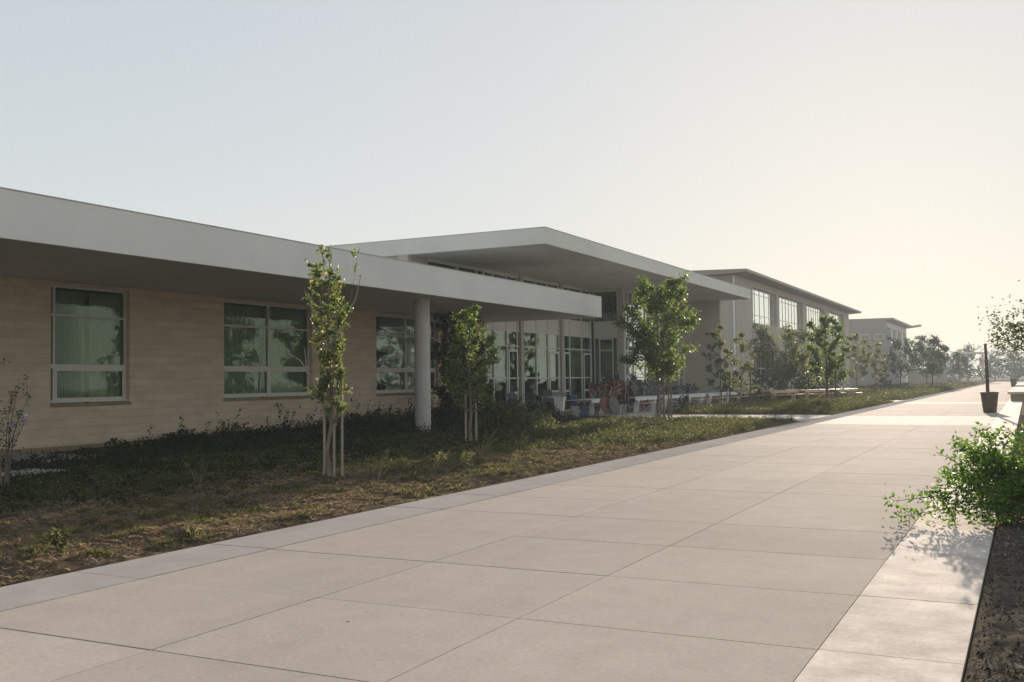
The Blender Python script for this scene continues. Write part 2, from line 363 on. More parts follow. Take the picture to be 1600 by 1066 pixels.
z1 = bed('planting_bed', -21.18, -7.43, 1.0, 38.2, 0.085, 0.055, M['soil'], 'left planting bed of brown clodded soil beside the school wall', 3)
z2 = bed('planting_bed', -15.45, -7.43, 44.5, 67.7, 0.14, 0.05, M['soil'], 'second planting bed of brown soil beyond the cross path', 5)
z3 = bed('planting_bed', -20.5, -7.43, 72.3, 200, 0.4, 0.06, M['soil'], 'long far planting bed left of the walkway', 8)
z4 = bed('planting_bed', -0.355, 7.0, 2.0, 45.0, 0.06, 0.04, M['mulch'], 'dark mulched bed to the right of the walkway', 9, edge=0.10, base=0.02)

def scatter(n, x0, x1, y0, y1, power=1.0):
    u = rng.uniform(0, 1, n) ** power
    return rng.uniform(x0, x1, n), y0 + (y1 - y0) * u
def stuff(o, label, cat): return tag(o, label, cat, None, 'stuff')

# sparse dry grass on the sunlit side of the first bed: separate tufts with bare soil between
def tufts(n, x0, x1, y0, y1, power, rmax, hmax, per, lean=1.0, w=.004, nb=7):
    cx, cy = scatter(n, x0, x1, y0, y1, power); R = rmax * rng.uniform(.25, 1.0, n) ** 1.5; k = np.repeat(np.arange(n), per)
    ok = rng.uniform(0, 1, n * per) < (R[k] / rmax) ** 1.2 + .12; k = k[ok]; rr = R[k] * np.sqrt(rng.uniform(0, 1, len(k))); t = rng.uniform(0, 6.283, len(k))
    x, y = np.clip(cx[k] + rr * np.cos(t), x0, -7.5), cy[k] + rr * np.sin(t)
    H = hmax * rng.uniform(.35, 1.0, n)[k] * rng.uniform(.5, 1.0, len(k)) * (1 - .5 * rr / rmax)
    return blades(np.stack([x, y, z1(x, y) - .008], 1), H, lean, w, nb)
V1, F1 = tufts(620, -14.5, -7.55, 4.3, 17, 1.35, .24, .13, 34); V2, F2 = tufts(900, -14.5, -7.6, 12, 38, 1.0, .30, .14, 18); V3, F3 = tufts(2600, -14.5, -7.5, 4.3, 30, 1.5, .05, .06, 4)
stuff(np_obj('dry_grass', np.concatenate([V1, V2, V3]), np.concatenate([F1, F2 + len(V1), F3 + len(V1) + len(V2)]), M['grass']), 'thin dry grass tufts scattered over the sunlit soil of the left bed', 'grass')
# dead straw lying flat; its pale colour also brightens the soil like sunlight
x, y = scatter(34000, -15, -7.5, 4.3, 30, 1.6); ok = noise2(x * 1.1, y * 1.1, 61) + rng.normal(0, .25, len(x)) > -.05; x, y = x[ok], y[ok]
V, F = blades(np.stack([x, y, z1(x, y)], 1), np.full(len(x), .034), 3.2, .0035, 4)
stuff(np_obj('straw', V, F, M['straw']), 'flattened pale straw lying in patches on the left bed', 'straw')
# low weeds, denser towards the wall
def clumps(x, y, zf, H, R, nl, size, ratio=.45):
    n = len(x); k = np.repeat(np.arange(n), nl); r = np.sqrt(rng.uniform(0, 1, n * nl)); t = rng.uniform(0, 6.283, n * nl)
    hz = rng.uniform(0, 1, n * nl) * np.sqrt(np.clip(1 - r * r * .8, 0.05, 1))
    C = np.stack([x[k] + R[k] * r * np.cos(t), y[k] + R[k] * r * np.sin(t), zf(x, y)[k] + H[k] * hz], 1)
    return leaves(C, size * rng.uniform(.6, 1.4, n * nl), ratio, up=.5)
x, y = scatter(4200, -16, -7.7, 5.0, 38, 1.0)
keep = (noise2(x * 1.5, y * 1.5, 33) + rng.normal(0, .12, len(x)) + np.clip((-10.6 - x) * .14, -.3, .55) + np.clip((y - 20) / 26, 0, .6)) > 0.34
x, y = x[keep], y[keep]; V, F = clumps(x, y, z1, rng.uniform(.07, .22, len(x)), rng.uniform(.07, .2, len(x)), 38, .05)
stuff(np_obj('low_weeds', V, F, M['weed']), 'low green weeds spread over the left planting bed', 'weeds')
x, y = scatter(10500, -20.9, -10.6, 5, 38, 1.15)  # dark plants spread outwards so their colour adds to the shade on the bed
w_ = np.clip((-10.6 - x) / 4.0, 0, 1); hgt = np.where(x < -18.2, .58, np.where(x < -16.5, .34, .20)) * (1 + .5 * noise2(x * .6, y * .6, 44)) * rng.uniform(.5, 1.25, len(x))
keep = (rng.uniform(0, 1, len(x)) < w_ * 1.1) & ~((x < -18.6) & (y < 19)) 
x, y, hgt = x[keep], y[keep], np.clip(hgt[keep] * np.clip((y[keep] - 11) / 14, .35, 1), .06, .95); V, F = clumps(x, y, z1, hgt, rng.uniform(.12, .34, len(x)), 34, .055)
stuff(np_obj('ground_cover', V, F, M['weed_dark']), 'dark leafy ground cover from the stone wall outwards, its dark colour deepening the shade', 'ground cover')
# clumpy dark low plants at the foot of the wall
n = 190; x = rng.uniform(-20.7, -16.6, n); y = 37 - 19 * rng.uniform(0, 1, n) ** 1.3
V, F = clumps(x, y, z1, rng.uniform(.3, .85, n) * np.clip((y - 13) / 12, .45, 1), rng.uniform(.2, .5, n), 170, .085, .5)
stuff(np_obj('ground_cover', V, F, M['weed_dark']), 'clumpy dark low plants crowded against the foot of the stone wall', 'ground cover')
n = 60; x = rng.uniform(-20.7, -18.0, n); y = 37 - 19 * rng.uniform(0, 1, n); hh = rng.uniform(.6, 1.1, n); k = np.repeat(np.arange(n), 46); t = rng.uniform(0, 1, n * 46); lean = rng.normal(0, .3, (n, 2))
C = np.stack([x[k] + lean[k, 0] * t * hh[k] + rng.normal(0, .035, n * 46), y[k] + lean[k, 1] * t * hh[k] + rng.normal(0, .035, n * 46), z1(x, y)[k] + hh[k] * t], 1)
V, F = leaves(C, .075 * rng.uniform(.5, 1.3, len(C)), .55, up=.3)
stuff(np_obj('wall_sprigs', V, F, M['weed_dark']), 'straggly dark sprigs rising from the ground cover against the wall', 'ground cover')
# second bed and far bed
x, y = scatter(5200, -15.2, -7.6, 44.7, 67.5, 1.0); hgt = rng.uniform(.10, .42, len(x)) * (1 + .5 * noise2(x, y, 51)); 
V, F = clumps(x, y, z2, np.clip(hgt, .05, .6), rng.uniform(.12, .3, len(x)), 16, .075)
stuff(np_obj('ground_cover', V, F, M['weed']), 'olive green ground cover filling the second planting bed', 'ground cover')
x, y = scatter(5200, -20.2, -7.7, 72.5, 198, 1.4); hgt = rng.uniform(.12, .5, len(x))
V, F = clumps(x, y, z3, hgt, rng.uniform(.25, .6, len(x)), 14, .16)
stuff(np_obj('ground_cover', V, F, M['weed']), 'green ground cover filling the long far bed', 'ground cover')
x, y = scatter(2600, -13.5, -7.7, 24, 38.1, 1.0); hgt = rng.uniform(.06, .26, len(x)) * (1 + .5 * noise2(x, y, 52)); 
V, F = clumps(x, y, z1, np.clip(hgt, .04, .4), rng.uniform(.1, .26, len(x)), 22, .06)
stuff(np_obj('low_weeds', V, F, M['weed']), 'dense olive weeds at the far end of the left bed', 'weeds')
# mulch chips and litter
x, y = scatter(45000, -0.33, 3.0, 3.6, 26, 2.0); C = np.stack([x, y, z4(x, y) + .008], 1)
V, F = leaves(C, .022 * rng.uniform(.4, 1.9, len(x)), .45)
stuff(np_obj('mulch_chips', V, F, M['chip']), 'loose bark chips on the dark bed right of the walkway', 'mulch')
x, y = scatter(40000, -14, -7.5, 4.5, 30, 1.6); C = np.stack([x, y, z1(x, y) + .006], 1)
V, F = leaves(C, .024 * rng.uniform(.4, 1.9, len(x)), .5)
stuff(np_obj('soil_litter', V, F, M['chip']), 'dry leaf litter and clods on the left bed', 'litter')

b = MB(); b.box(-17.5, -15.7, 10.2, 12.9, -.05, .10); b.box(-20.4, -18.2, 13.4, 16.0, -.05, .10)
tag(b.build('concrete_pad', M['band'], bevel=.01), 'flat grey concrete pads in the soil by the wall at the left edge', 'concrete pad')

# ------------------------------------------------------------------ buildings
def wall_x(x0, x1, y0, y1, z0, z1, holes):
    """wall slab in the plane of X with rectangular holes (ya,yb,za,zb)"""
    b = MB(); ycuts = sorted(holes); cur = y0
    for ya, yb, za, zb in ycuts:
        if ya > cur: b.box(x0, x1, cur, ya, z0, z1)
        if za > z0: b.box(x0, x1, ya, yb, z0, za)
        if zb < z1: b.box(x0, x1, ya, yb, zb, z1)
        cur = yb
    if cur < y1: b.box(x0, x1, cur, y1, z0, z1)
    return b
def curtain_mesh(x, y0, y1, z0, z1, wl=0.16, amp=0.03):
    n = max(6, int((y1 - y0) / wl * 8)); V = []; F = []
    for i in range(n + 1):
        t = i / n; yy = y0 + (y1 - y0) * t; xx = x + amp * math.sin(yy / wl * 6.283 + 1.3 * math.sin(yy * 2.1)) 
        for dx in (0, -.012): V += [(xx + dx, yy, z0), (xx + dx, yy, z1)]
    b = MB()
    for i in range(n):
        o, p = i * 4, i * 4 + 4; F += [(o, p, p + 1, o + 1), (o + 2, o + 3, p + 3, p + 2), (o + 1, p + 1, p + 3, o + 3), (o, o + 2, p + 2, p)]
    b.add(V, F); return b
def frame_x(b, x, d, w, y0, y1, z0, z1):
    b.box(x - d, x, y0, y0 + w, z0, z1); b.box(x - d, x, y1 - w, y1, z0, z1)
    b.box(x - d, x, y0 + w, y1 - w, z0, z0 + w); b.box(x - d, x, y0 + w, y1 - w, z1 - w, z1)

def frame_x_y(b, Y, x0, x1, z0, z1):
    b.box(x0, x0 + .06, Y, Y + .09, z0, z1); b.box(x1 - .06, x1, Y, Y + .09, z0, z1); b.box(x0 + .06, x1 - .06, Y, Y + .09, z0, z0 + .08); b.box(x0 + .06, x1 - .06, Y, Y + .09, z1 - .15, z1)
# --- the low wing with its flat canopy
wing = thing('school_wing', 'low sandstone classroom wing under a long flat grey canopy', 'building', (-21.2, 20, 0))
holes = [(6.5, 13.2, 1.19, 4.13), (16.97, 19.40, 1.19, 4.13), (22.95, 27.10, 1.19, 4.13), (30.83, 35.20, 1.19, 4.13)]
w = wall_x(-21.55, -21.2, -10, 38.95, 0.0, 4.2, holes); into(wing, w.build('wall', M['stone']))
w = MB(); w.box(-21.2, -21.16, -10, 38.95, -.05, .16); into(wing, w.build('plinth', M['plinth']))
w = MB(); w.box(-34, -15.8, -14, 39.45, 4.2, 5.07); roof = into(wing, w.build('canopy', M['plaster'], bevel=.012))
w = MB(); w.box(-34, -15.79, -14, 39.46, 5.071, 5.088); into(wing, w.build('coping', M['coping']))
w = MB(); w.lathe([(.25, -.05), (.25, 4.2)], -16.88, 27.06, 40); into(wing, w.build('column', M['column'], smooth=True))
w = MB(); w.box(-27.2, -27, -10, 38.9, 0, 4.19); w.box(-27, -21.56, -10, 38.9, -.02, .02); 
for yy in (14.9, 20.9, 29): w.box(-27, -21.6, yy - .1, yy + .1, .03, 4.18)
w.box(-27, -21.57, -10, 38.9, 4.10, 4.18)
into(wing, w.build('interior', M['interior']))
def wing_window(y0, y1, mull, gaps, pane='glass'):
    f = MB(); X = -21.33; frame_x(f, X, .06, .06, y0, y1, 1.22, 4.13)
    f.box(X - .055, X + .012, y0 + .06, y1 - .06, 2.06, 2.17); f.box(X - .055, X + .004, y0 + .06, y1 - .06, 3.36, 3.41)
    for m in mull:
        f.box(X - .05, X + .006, m - .03, m + .03, 1.28, 2.06); f.box(X - .05, X + .006, m - .03, m + .03, 2.17, 3.36); f.box(X - .05, X + .006, m - .03, m + .03, 3.41, 4.07)
    edges = [y0 + .06] + [q for m in mull for q in (m - .03, m + .03)] + [y1 - .06]
    for i in range(0, len(edges), 2):
        if edges[i + 1] - edges[i] > .3: frame_x(f, X + .015, .03, .055, edges[i], edges[i + 1], 1.28, 2.06)
    fr = into(wing, f.build('window', M['frame']))
    g = MB(); g.box(X - .045, X - .030, y0 + .06, y1 - .06, 1.28, 4.07); g.build('glass', M[pane], fr)
    s = MB(); s.box(-21.40, -21.165, y0 - .02, y1 + .04, 1.12, 1.188); s.build('sill', M['plinth'], fr)
    for c0, c1 in gaps: curtain_mesh(-21.60, c0, c1, 1.1, 4.02).build('curtain', M['curtain'], fr)
    return fr
wing_window(6.5, 13.2, [8.7, 10.9], [(6.4, 9), (9.2, 13.4)])
wing_window(16.97, 19.40, [17.16], [(16.9, 18.30), (18.46, 19.5)])
wing_window(22.95, 27.10, [25.08], [(22.8, 25.0), (25.2, 27.2)])
wing_window(30.83, 35.20, [33.0], [(30.7, 32.9), (33.1, 35.3)], 'glass_hall')

# --- the tall entrance hall
hall = thing('entrance_hall', 'tall glazed entrance hall under a high projecting flat roof', 'building', (-21.2, 48, 0))
w = MB(); w.box(-36, -15.35, 33.0, 63.4, 6.53, 7.13); into(hall, w.build('roof', M['plaster'], bevel=.012))
w = MB(); w.box(-36, -15.34, 32.99, 63.41, 7.131, 7.148); into(hall, w.build('coping', M['coping']))
w = MB(); w.box(-21.6, -21.15, 32.9, 34.4, 5.101, 6.53); w.box(-36, -21.6, 33.1, 33.4, 5.101, 6.53); into(hall, w.build('pier', M['plaster_grey']))
# clerestory over the canopy
f = MB(); X = -21.15
f.box(X - .1, X, 34.4, 39.46, 5.101, 5.2); f.box(X - .1, X, 34.4, 51.3, 6.42, 6.53)
for yy in (36.8, 38.4): f.box(X - .1, X, yy - .04, yy + .04, 5.2, 6.42)
fr = into(hall, f.build('clerestory', M['frame'])); g = MB(); g.box(X - .07, X - .05, 34.4, 39.46, 5.2, 6.42); g.build('glass', M['glass_hall'], fr)
# main glass wall facing the walkway
f = MB(); X = -21.14; Y0, Y1 = 39.0, 51.3
mulls = [39.05, 39.9, 41.19, 42.25, 44.32, 45.64, 46.95, 48.32, 49.92, 51.2]
zs = [.05, .85, 1.74, 3.22, 3.92, 4.72, 6.42]
for yy in mulls: f.box(X - .09, X, yy - .035, yy + .035, 0, 6.42)
for z in zs:
    for i in range(len(mulls) - 1): 
        if z == .85 and i not in (2, 5): continue
        f.box(X - .085, X - .006, mulls[i] + .035, mulls[i + 1] - .035, z - .03, z + .03)
fr = into(hall, f.build('curtain_wall', M['frame']))
g = MB(); g.box(X - .06, X - .045, 39.05, 51.2, .05, 3.92); g.box(X - .06, X - .045, 39.05, 51.2, 4.72, 6.42); g.build('glass', M['glass_hall'], fr)
g = MB(); g.box(X - .07, X - .03, 39.08, 51.17, 3.95, 4.69); g.build('spandrel', M['panel'], fr)
for c in ((39.1, 40.7), (41.3, 41.9), (42.8, 44.2), (44.5, 45.1), (45.4, 46.3), (47.4, 48.0), (48.5, 49.5), (50.0, 50.7)): curtain_mesh(X - .45, c[0], c[1], .1, 3.9, .22, .04).build('curtain', M['curtain'], fr)
for yy in (42.58, 47.22):
    w = MB(); w.box(X - .1, X + .10, yy - .15, yy + .15, 0, 6.53); into(hall, w.build('pillar', M['column']))
for ya, yb in ((41.25, 42.2), (45.70, 46.85), (47.5, 48.25), (50.05, 51.1)):
    d = MB(); frame_x(d, X + .035, .034, .09, ya, yb, .02, 3.05); d.box(X, X + .03, ya + .09, yb - .09, 1.02, 1.12)
    dd = into(hall, d.build('door', M['frame'])); h = MB(); h.tube([(X + .09, yb - .14, .9), (X + .09, yb - .14, 1.3)], .014); h.build('handle', M['steel'], dd)
# return wall with a dark door, facing the camera
f = MB(); Y = 51.4
for xx in (-21.04, -20.75, -19.98, -19.72): f.box(xx - .03, xx + .03, Y, Y + .09, 0, 3.86)
for z in (.08, .9, 1.72, 3.2, 3.82): f.box(-20.72, -20.01, Y + .006, Y + .085, z - .03, z + .03)
t_ = MB(); frame_x_y(t_, Y, -21.1, -19.66, 4.70, 6.53)
into(hall, t_.build('transom', M['frame'])); fr = into(hall, f.build('return_wall', M['frame'])); g = MB(); g.box(-21.04, -19.72, Y + .03, Y + .045, .05, 3.82); g.box(-21.1, -19.66, Y + .03, Y + .045, 4.78, 6.36); g.build('glass', M['glass_hall'], fr)
g = MB(); g.box(-21.1, -19.66, Y + .01, Y + .08, 3.862, 4.698); g.build('spandrel', M['panel'], fr)
w = MB(); w.box(-19.66, -19.32, 51.35, 51.7, 0, 6.53); into(hall, w.build('pillar', M['column']))
# glass wall beyond the pillar
f = MB(); X = -19.62; my = [51.73, 52.9, 53.7, 55.7, 58.2, 60.2, 61.95, 62.96]
for yy in my: f.box(X - .09, X, yy - .035, yy + .035, 0, 6.53)
for z in (.05, 1.72, 3.2, 3.98, 4.73, 6.45):
    for i in range(len(my) - 1): f.box(X - .085, X - .006, my[i] + .035, my[i + 1] - .035, z - .03, z + .03)
fr = into(hall, f.build('curtain_wall', M['frame'])); g = MB(); g.box(X - .06, X - .045, 51.73, 62.96, .05, 6.45); g.build('glass', M['glass_bright'], fr)
for c in ((55.2, 56.6), (58.9, 60.0)): curtain_mesh(X - .5, c[0], c[1], .1, 3.9, .22, .04).build('curtain', M['curtain'], fr)
w = MB(); w.box(-21.5, -17.25, 63.0, 63.35, 0, 6.53); into(hall, w.build('end_wall', M['plaster_grey']))
w = MB(); w.box(-30, -29.8, 34, 62.9, 0, 6.5); w.box(-29.8, -21.4, 39, 62.9, -.03, .0); w.box(-29.8, -21.6, 34.45, 39, 5.2, 5.22); w.box(-29.8, -21.3, 39, 39.2, .01, 6.5); w.box(-22.5, -19.95, 52.3, 52.4, .01, 6.5)  # last box: added partition that keeps the return wall glass dark
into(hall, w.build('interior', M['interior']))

# --- two-storey block beyond
block = thing('classroom_block', 'two storey grey classroom block with thin overhanging roof and tall bright upper windows', 'building', (-22, 114, 0))
XF = -21.84
up = [(90.9, 100.5), (101.7, 113.6), (115.8, 127.1), (130.1, 141.2)]
holes = [(a, c, 6.57, 9.76) for a, c in up] 
w = wall_x(XF - .4, XF, 85, 145.6, 5.2, 10.36, holes)
w2 = wall_x(XF - .4, XF, 85, 145.6, 0, 5.2, [(a, c, 1.53, 4.23) for a, c in up]); w.add(w2.v, w2.f)
w.box(-44, XF - .4, 85, 85.4, 0, 10.36); w.box(-44, XF - .4, 145.2, 145.6, 0, 10.36)
into(block, w.build('wall', M['plaster_grey']))
w = MB(); w.prism([(-46, 10.37), (-22.4, 10.37), (-20.6, 10.47), (-20.6, 10.70), (-46, 11.3)], 'y', 83.9, 149.0); into(block, w.build('roof', M['roof_metal']))
for i, (a, c) in enumerate(up):
    for lo, hi, nv, zr, gm in ((6.57, 9.76, (5, 8, 8, 8)[i], (7.35, 9.27), 'glass_bright'), (1.53, 4.23, 5, (2.5,), 'glass')):
        f = MB(); X = XF - .30; frame_x(f, X, .07, .07, a, c, lo, hi)
        for k in range(1, nv): yy = a + (c - a) * k / nv; f.box(X - .06, X - .005, yy - .04, yy + .04, lo + .07, hi - .07)
        for z in zr:
            for k in range(nv): ya = a + (c - a) * k / nv + .04; yb = a + (c - a) * (k + 1) / nv - .04; f.box(X - .055, X - .01, max(ya, a + .07), min(yb, c - .07), z - .025, z + .025)
        fr = into(block, f.build('window', M['frame'])); g = MB(); g.box(X - .05, X - .035, a + .07, c - .07, lo + .07, hi - .07); g.build('glass', M[gm], fr)
        s = MB(); s.box(X, XF + .03, a, c, lo - .05, lo - .002); s.build('sill', M['frame'], fr)
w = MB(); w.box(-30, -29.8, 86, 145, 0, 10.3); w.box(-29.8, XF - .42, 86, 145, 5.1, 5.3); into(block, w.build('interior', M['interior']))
w = MB(); w.tube([(-22.0, 84.85, 0), (-22.0, 84.85, 8.0), (-21.97, 84.84, 10.3)], .085, 10); into(block, w.build('downpipe', M['white'], smooth=True))

# --- farthest block with the swept end wall
far = thing('far_block', 'farthest grey block with a swept curved edge on its end wall', 'building', (-25, 188, 0))
w = MB(); w.box(-50, -27.75, 175.4, 207.5, 0, 10.6); w.box(-27.75, -20.6, 175.41, 175.9, 0, 10.35)
w.box(-27.75, -20.6, 175.9, 207.5, 0, 2.85); w.box(-27.75, -20.6, 175.9, 207.5, 6.1, 7.5); w.box(-27.75, -20.6, 175.9, 207.5, 9.7, 10.66)
for yy in (175.9, 183.8, 191.3, 199.4, 205.6): w.box(-27.75, -20.6, yy, yy + 1.9, 2.85, 6.1); w.box(-27.75, -20.6, yy, yy + 1.9, 7.5, 9.7)
into(far, w.build('wall', M['plaster']))
prof = [(-50, 0), (-18.6, 0), (-18.75, 5.85), (-19.2, 7.1), (-19.8, 8.2), (-20.25, 9.35), (-20.5, 10.98), (-22.6, 11.04), (-26.4, 10.66), (-50, 8.85)]
w = MB(); w.prism(prof, 'y', 174.9, 175.39); into(far, w.build('end_wall', M['plaster_dark']))
w = MB(); w.prism([(-50, 10.72), (-20.75, 10.72), (-19.4, 10.85), (-19.4, 11.1), (-50, 11.2)], 'y', 175.4, 209); w.prism([(-20.5, 10.8), (-18.2, 11.1), (-18.2, 11.45), (-20.5, 11.1)], 'y', 209.1, 211)
into(far, w.build('roof', M['roof_metal']))
for a, c in ((-24.5, -23.0), (-22.25, -20.75)):
    f = MB(); f.box(a, c, 174.84, 174.89, 7.65, 8.5); f2 = into(far, f.build('window', M['frame'])); g = MB(); g.box(a + .1, c - .1, 174.81, 174.838, 7.75, 8.4); g.build('glass', M['carglass'], f2)
for a, c in ((177.85, 183.75), (185.75, 191.25), (193.25, 199.35), (201.35, 205.55)):
    for lo, hi in ((2.9, 6.05), (7.55, 9.65)):
        g = MB(); g.box(-21.25, -21.1, a, c, lo, hi); f2 = into(far, g.build('window', M['glass_bright']))
        f = MB(); frame_x(f, -20.95, .08, .1, a, c, lo, hi); f.build('frame', M['frame'], f2)

# low garden wall and pale-roofed shelter in the haze
w = MB(); w.box(-20.3, -13.5, 205, 205.4, -.05, 2.3); w.box(-20.35, -13.45, 204.95, 205.45, 2.301, 2.42)
tag(w.build('garden_wall', M['plaster_grey']), 'low grey garden wall in the haze beyond the far trees', 'wall')
sh = thing('shelter', 'distant open shelter with a flat sunlit pale roof', 'shelter', (-11, 232, 0))
w = MB(); w.prism([(-3.1, 6.0), (3.1, 6.0), (3.1, 6.25), (-3.1, 6.5)], 'y', -3, 3); w.build('roof', M['roofpale'], sh)
for px_ in (-2.6, 2.6):
    for py_ in (-2.5, 2.5): w = MB(); w.box(px_ - .12, px_ + .12, py_ - .12, py_ + .12, -.05, 6.0); w.build('post', M['plaster_grey'], sh)

# ------------------------------------------------------------------ trees
def tree_mesh(h, crown0, width, nl, lsize, trunk_r, nlimb=16, lean=(0, 0), prof=None, seed=1, spread=0.16, ratio=.5, updir=.55, clear=None, fill=.35):
    """returns (trunk MB, leaf V, leaf F): tapered trunk, limbs, twigs, leaves gathered along the twigs"""
    r_ = np.random.default_rng(seed); prof = prof or (lambda t: math.sin(math.pi * min(1, .18 + .78 * t)) ** .7)
    tb = MB(); n = 9; axis = []
    wob = r_.normal(0, .022 * h / 4, (n, 2)); wob[0] = 0
    for i in range(n):
        t = i / (n - 1); axis.append((lean[0] * t + wob[i, 0], lean[1] * t + wob[i, 1], h * .97 * t))
    rad = [trunk_r * (1 - .86 * (i / (n - 1)) ** .8) for i in range(n)]; rad[0] *= 1.25
    tb.tube(axis, rad, 9)
    A = np.array(axis); tips = []
    def at(z): t = np.clip(z / (h * .97), 0, 1) * (n - 1); i = int(min(t, n - 2)); return A[i] + (A[i + 1] - A[i]) * (t - i)
    segs = []
    for k in range(nlimb):
        t = (k + r_.uniform(0, .9)) / nlimb; zt = crown0 + (h - crown0) * t
        R = width * .5 * prof(t) * r_.uniform(.62, 1.12); ang = k * 2.39996 + r_.normal(0, .35)
        z0 = max(crown0 * .8, zt - R * updir * r_.uniform(.9, 1.6)); s = at(z0)
        e = at(min(zt, h * .97)) + np.array([math.cos(ang) * R, math.sin(ang) * R, 0]); e[2] = min(zt + R * .15, h)
        mid = (s + e) / 2 + np.array([math.cos(ang), math.sin(ang), 0]) * R * .12 - np.array([0, 0, .06 * R]) + r_.normal(0, .04 * width, 3)
        rr = trunk_r * (.42 - .25 * t); tb.tube([s, mid, e], [rr, rr * .6, rr * .2], 5)
        segs.append((s, mid)); segs.append((mid, e)); segs.append((mid, e))
        for q in range(4):
            u = r_.uniform(.35, 1); p = mid + (e - mid) * u if u > .5 else s + (mid - s) * (u * 2)
            d = r_.normal(0, 1, 3); d[2] = abs(d[2]) * .7; d /= np.linalg.norm(d); ee = p + d * width * r_.uniform(.10, .22)
            tb.tube([p, (p + ee) / 2 + r_.normal(0, .01, 3), ee], [rr * .3, rr * .22, rr * .1], 4); segs.append((p, ee)); segs.append((p, ee))
    segs.append((at(h * .8), at(h * .97)))
    S = np.array([s for s, e in segs]); E = np.array([e for s, e in segs]); wts = r_.uniform(.25, 1.6, len(segs)); wts /= wts.sum()
    idx = r_.choice(len(segs), nl, p=wts); u = r_.uniform(fill, 1.05, (nl, 1))
    C = S[idx] + (E[idx] - S[idx]) * u + r_.normal(0, spread * width * .28, (nl, 3)) * r_.uniform(.2, 1.1, (nl, 1))
    C = C[C[:, 2] > crown0 * .82]
    V, F = leaves(C, lsize * r_.uniform(.6, 1.35, len(C)), ratio, droop=.25)
    return tb, V, F
def tree(name, label, cat, loc, mat, bark, group=None, **kw):
    t = thing(name, label, cat, loc, 0, group); tb, V, F = tree_mesh(**kw)
    tb.build('trunk', bark, t, smooth=True); np_obj('crown', V, F, mat, t); return t
G_T = 'young staked trees along the walkway'
flat = lambda t: .75 + .25 * math.sin(9 * t) if t < .93 else .5
# first: slim, sparse, with a fuller head at the top
def prof1(t): return .72 if t < .14 else (.52 + .1 * math.sin(17 * t) if t < .66 else (1.0 if t < .94 else .6))
t1 = tree('young_tree', 'nearest slim staked tree with bare lower limbs, in front of the canopy', 'tree', (-10.42, 13.77, 0), M['leaf_a'], M['bark'], G_T,
     h=3.95, crown0=1.15, width=.92, nl=3900, lsize=.072, trunk_r=.042, nlimb=26, prof=prof1, seed=6, updir=2.6, spread=.17, ratio=.45)
b = MB()
for pts in (((-.02, -.02, 1.25), (-.2, -.12, 1.5), (-.3, -.2, 1.75), (-.34, -.22, 2.2)), ((0, 0, 1.3), (-.3, -.1, 1.72), (-.45, -.2, 2.0), (-.66, -.25, 2.12)),
            ((0, 0, 1.2), (.14, .05, 1.6), (.2, .1, 2.2), (.22, .1, 2.7)), ((0, 0, 2.2), (.16, .1, 2.6), (.4, .2, 3.0), (.5, .22, 3.4)), ((-.02, 0, 1.9), (-.16, -.05, 2.4), (-.3, -.12, 3.0), (-.4, -.15, 3.2)), ((.1, .05, .9), (.12, .04, 1.4), (.02, 0, 1.9))):
    b.tube(pts, [.016, .013, .010, .006][:len(pts)], 5)
b.build('bare_limb', M['stake'], t1)
def bole(loc, s): return (loc[0], loc[1], 0)
tree('young_tree', 'slim bright leafed tree beside the dark climber, right of the round column', 'tree', (-12.45, 22.2, 0), M['leaf_b'], M['bark'], G_T,
     h=3.45, crown0=1.05, width=1.30, nl=5600, lsize=.078, trunk_r=.05, nlimb=22, prof=lambda t: .95 if t < .5 else max(.28, 1.0 - (t - .5) * 1.4), seed=9, updir=1.1)
tree('young_tree', 'full round crowned staked tree in front of the entrance hall', 'tree', (-12.9, 38.0, 0), M['leaf_b'], M['bark'], G_T,
     h=5.35, crown0=1.75, width=2.95, nl=14000, lsize=.125, trunk_r=.085, nlimb=32, prof=lambda t: (.55 + 1.0 * t if t < .45 else (1.0 if t < .7 else .62)), seed=15)
tree('young_tree', 'thin pale young tree in the second bed before the end wall', 'tree', (-12.63, 49.67, 0), M['leaf_pale'], M['bark'], G_T,
     h=3.7, crown0=1.0, width=1.75, nl=1900, lsize=.12, trunk_r=.04, nlimb=14, seed=22)
tree('young_tree', 'dense dark green tree in the second bed before the two storey block', 'tree', (-10.9, 63.5, 0), M['leaf_b'], M['bark_dark'], G_T,
     h=5.1, crown0=1.6, width=2.5, nl=6500, lsize=.17, trunk_r=.08, nlimb=20, seed=29, prof=lambda t: .8 if t < .3 else (1 if t < .8 else .7))
tree('young_tree', 'thin leafed tree of pale green standing close to the end wall corner', 'tree', (-16.5, 60.2, 0), M['leaf_a'], M['bark_dark'], G_T,
     h=4.6, crown0=.9, width=2.0, nl=2300, lsize=.15, trunk_r=.05, nlimb=14, seed=33)
tree('young_tree', 'wide hazy olive tree against the wall of the two storey block', 'tree', (-16.0, 76.5, 0), M['leaf_pale'], M['bark'], G_T,
     h=5.0, crown0=1.0, width=5.4, nl=8000, lsize=.2, trunk_r=.08, nlimb=26, seed=38, prof=lambda t: .95 if t < .75 else .75)
tree('young_tree', 'slender hazy tree just past the end of the two storey block', 'tree', (-14.9, 103.5, 0), M['leaf_pale'], M['bark'], G_T,
     h=5.6, crown0=1.6, width=3.2, nl=2400, lsize=.22, trunk_r=.07, nlimb=16, seed=41)
tree('young_tree', 'small slender tree left of the farthest block window', 'tree', (-14.4, 113.5, 0), M['leaf_pale'], M['bark'], G_T,
     h=5.1, crown0=1.5, width=2.6, nl=2000, lsize=.22, trunk_r=.07, nlimb=14, seed=44)
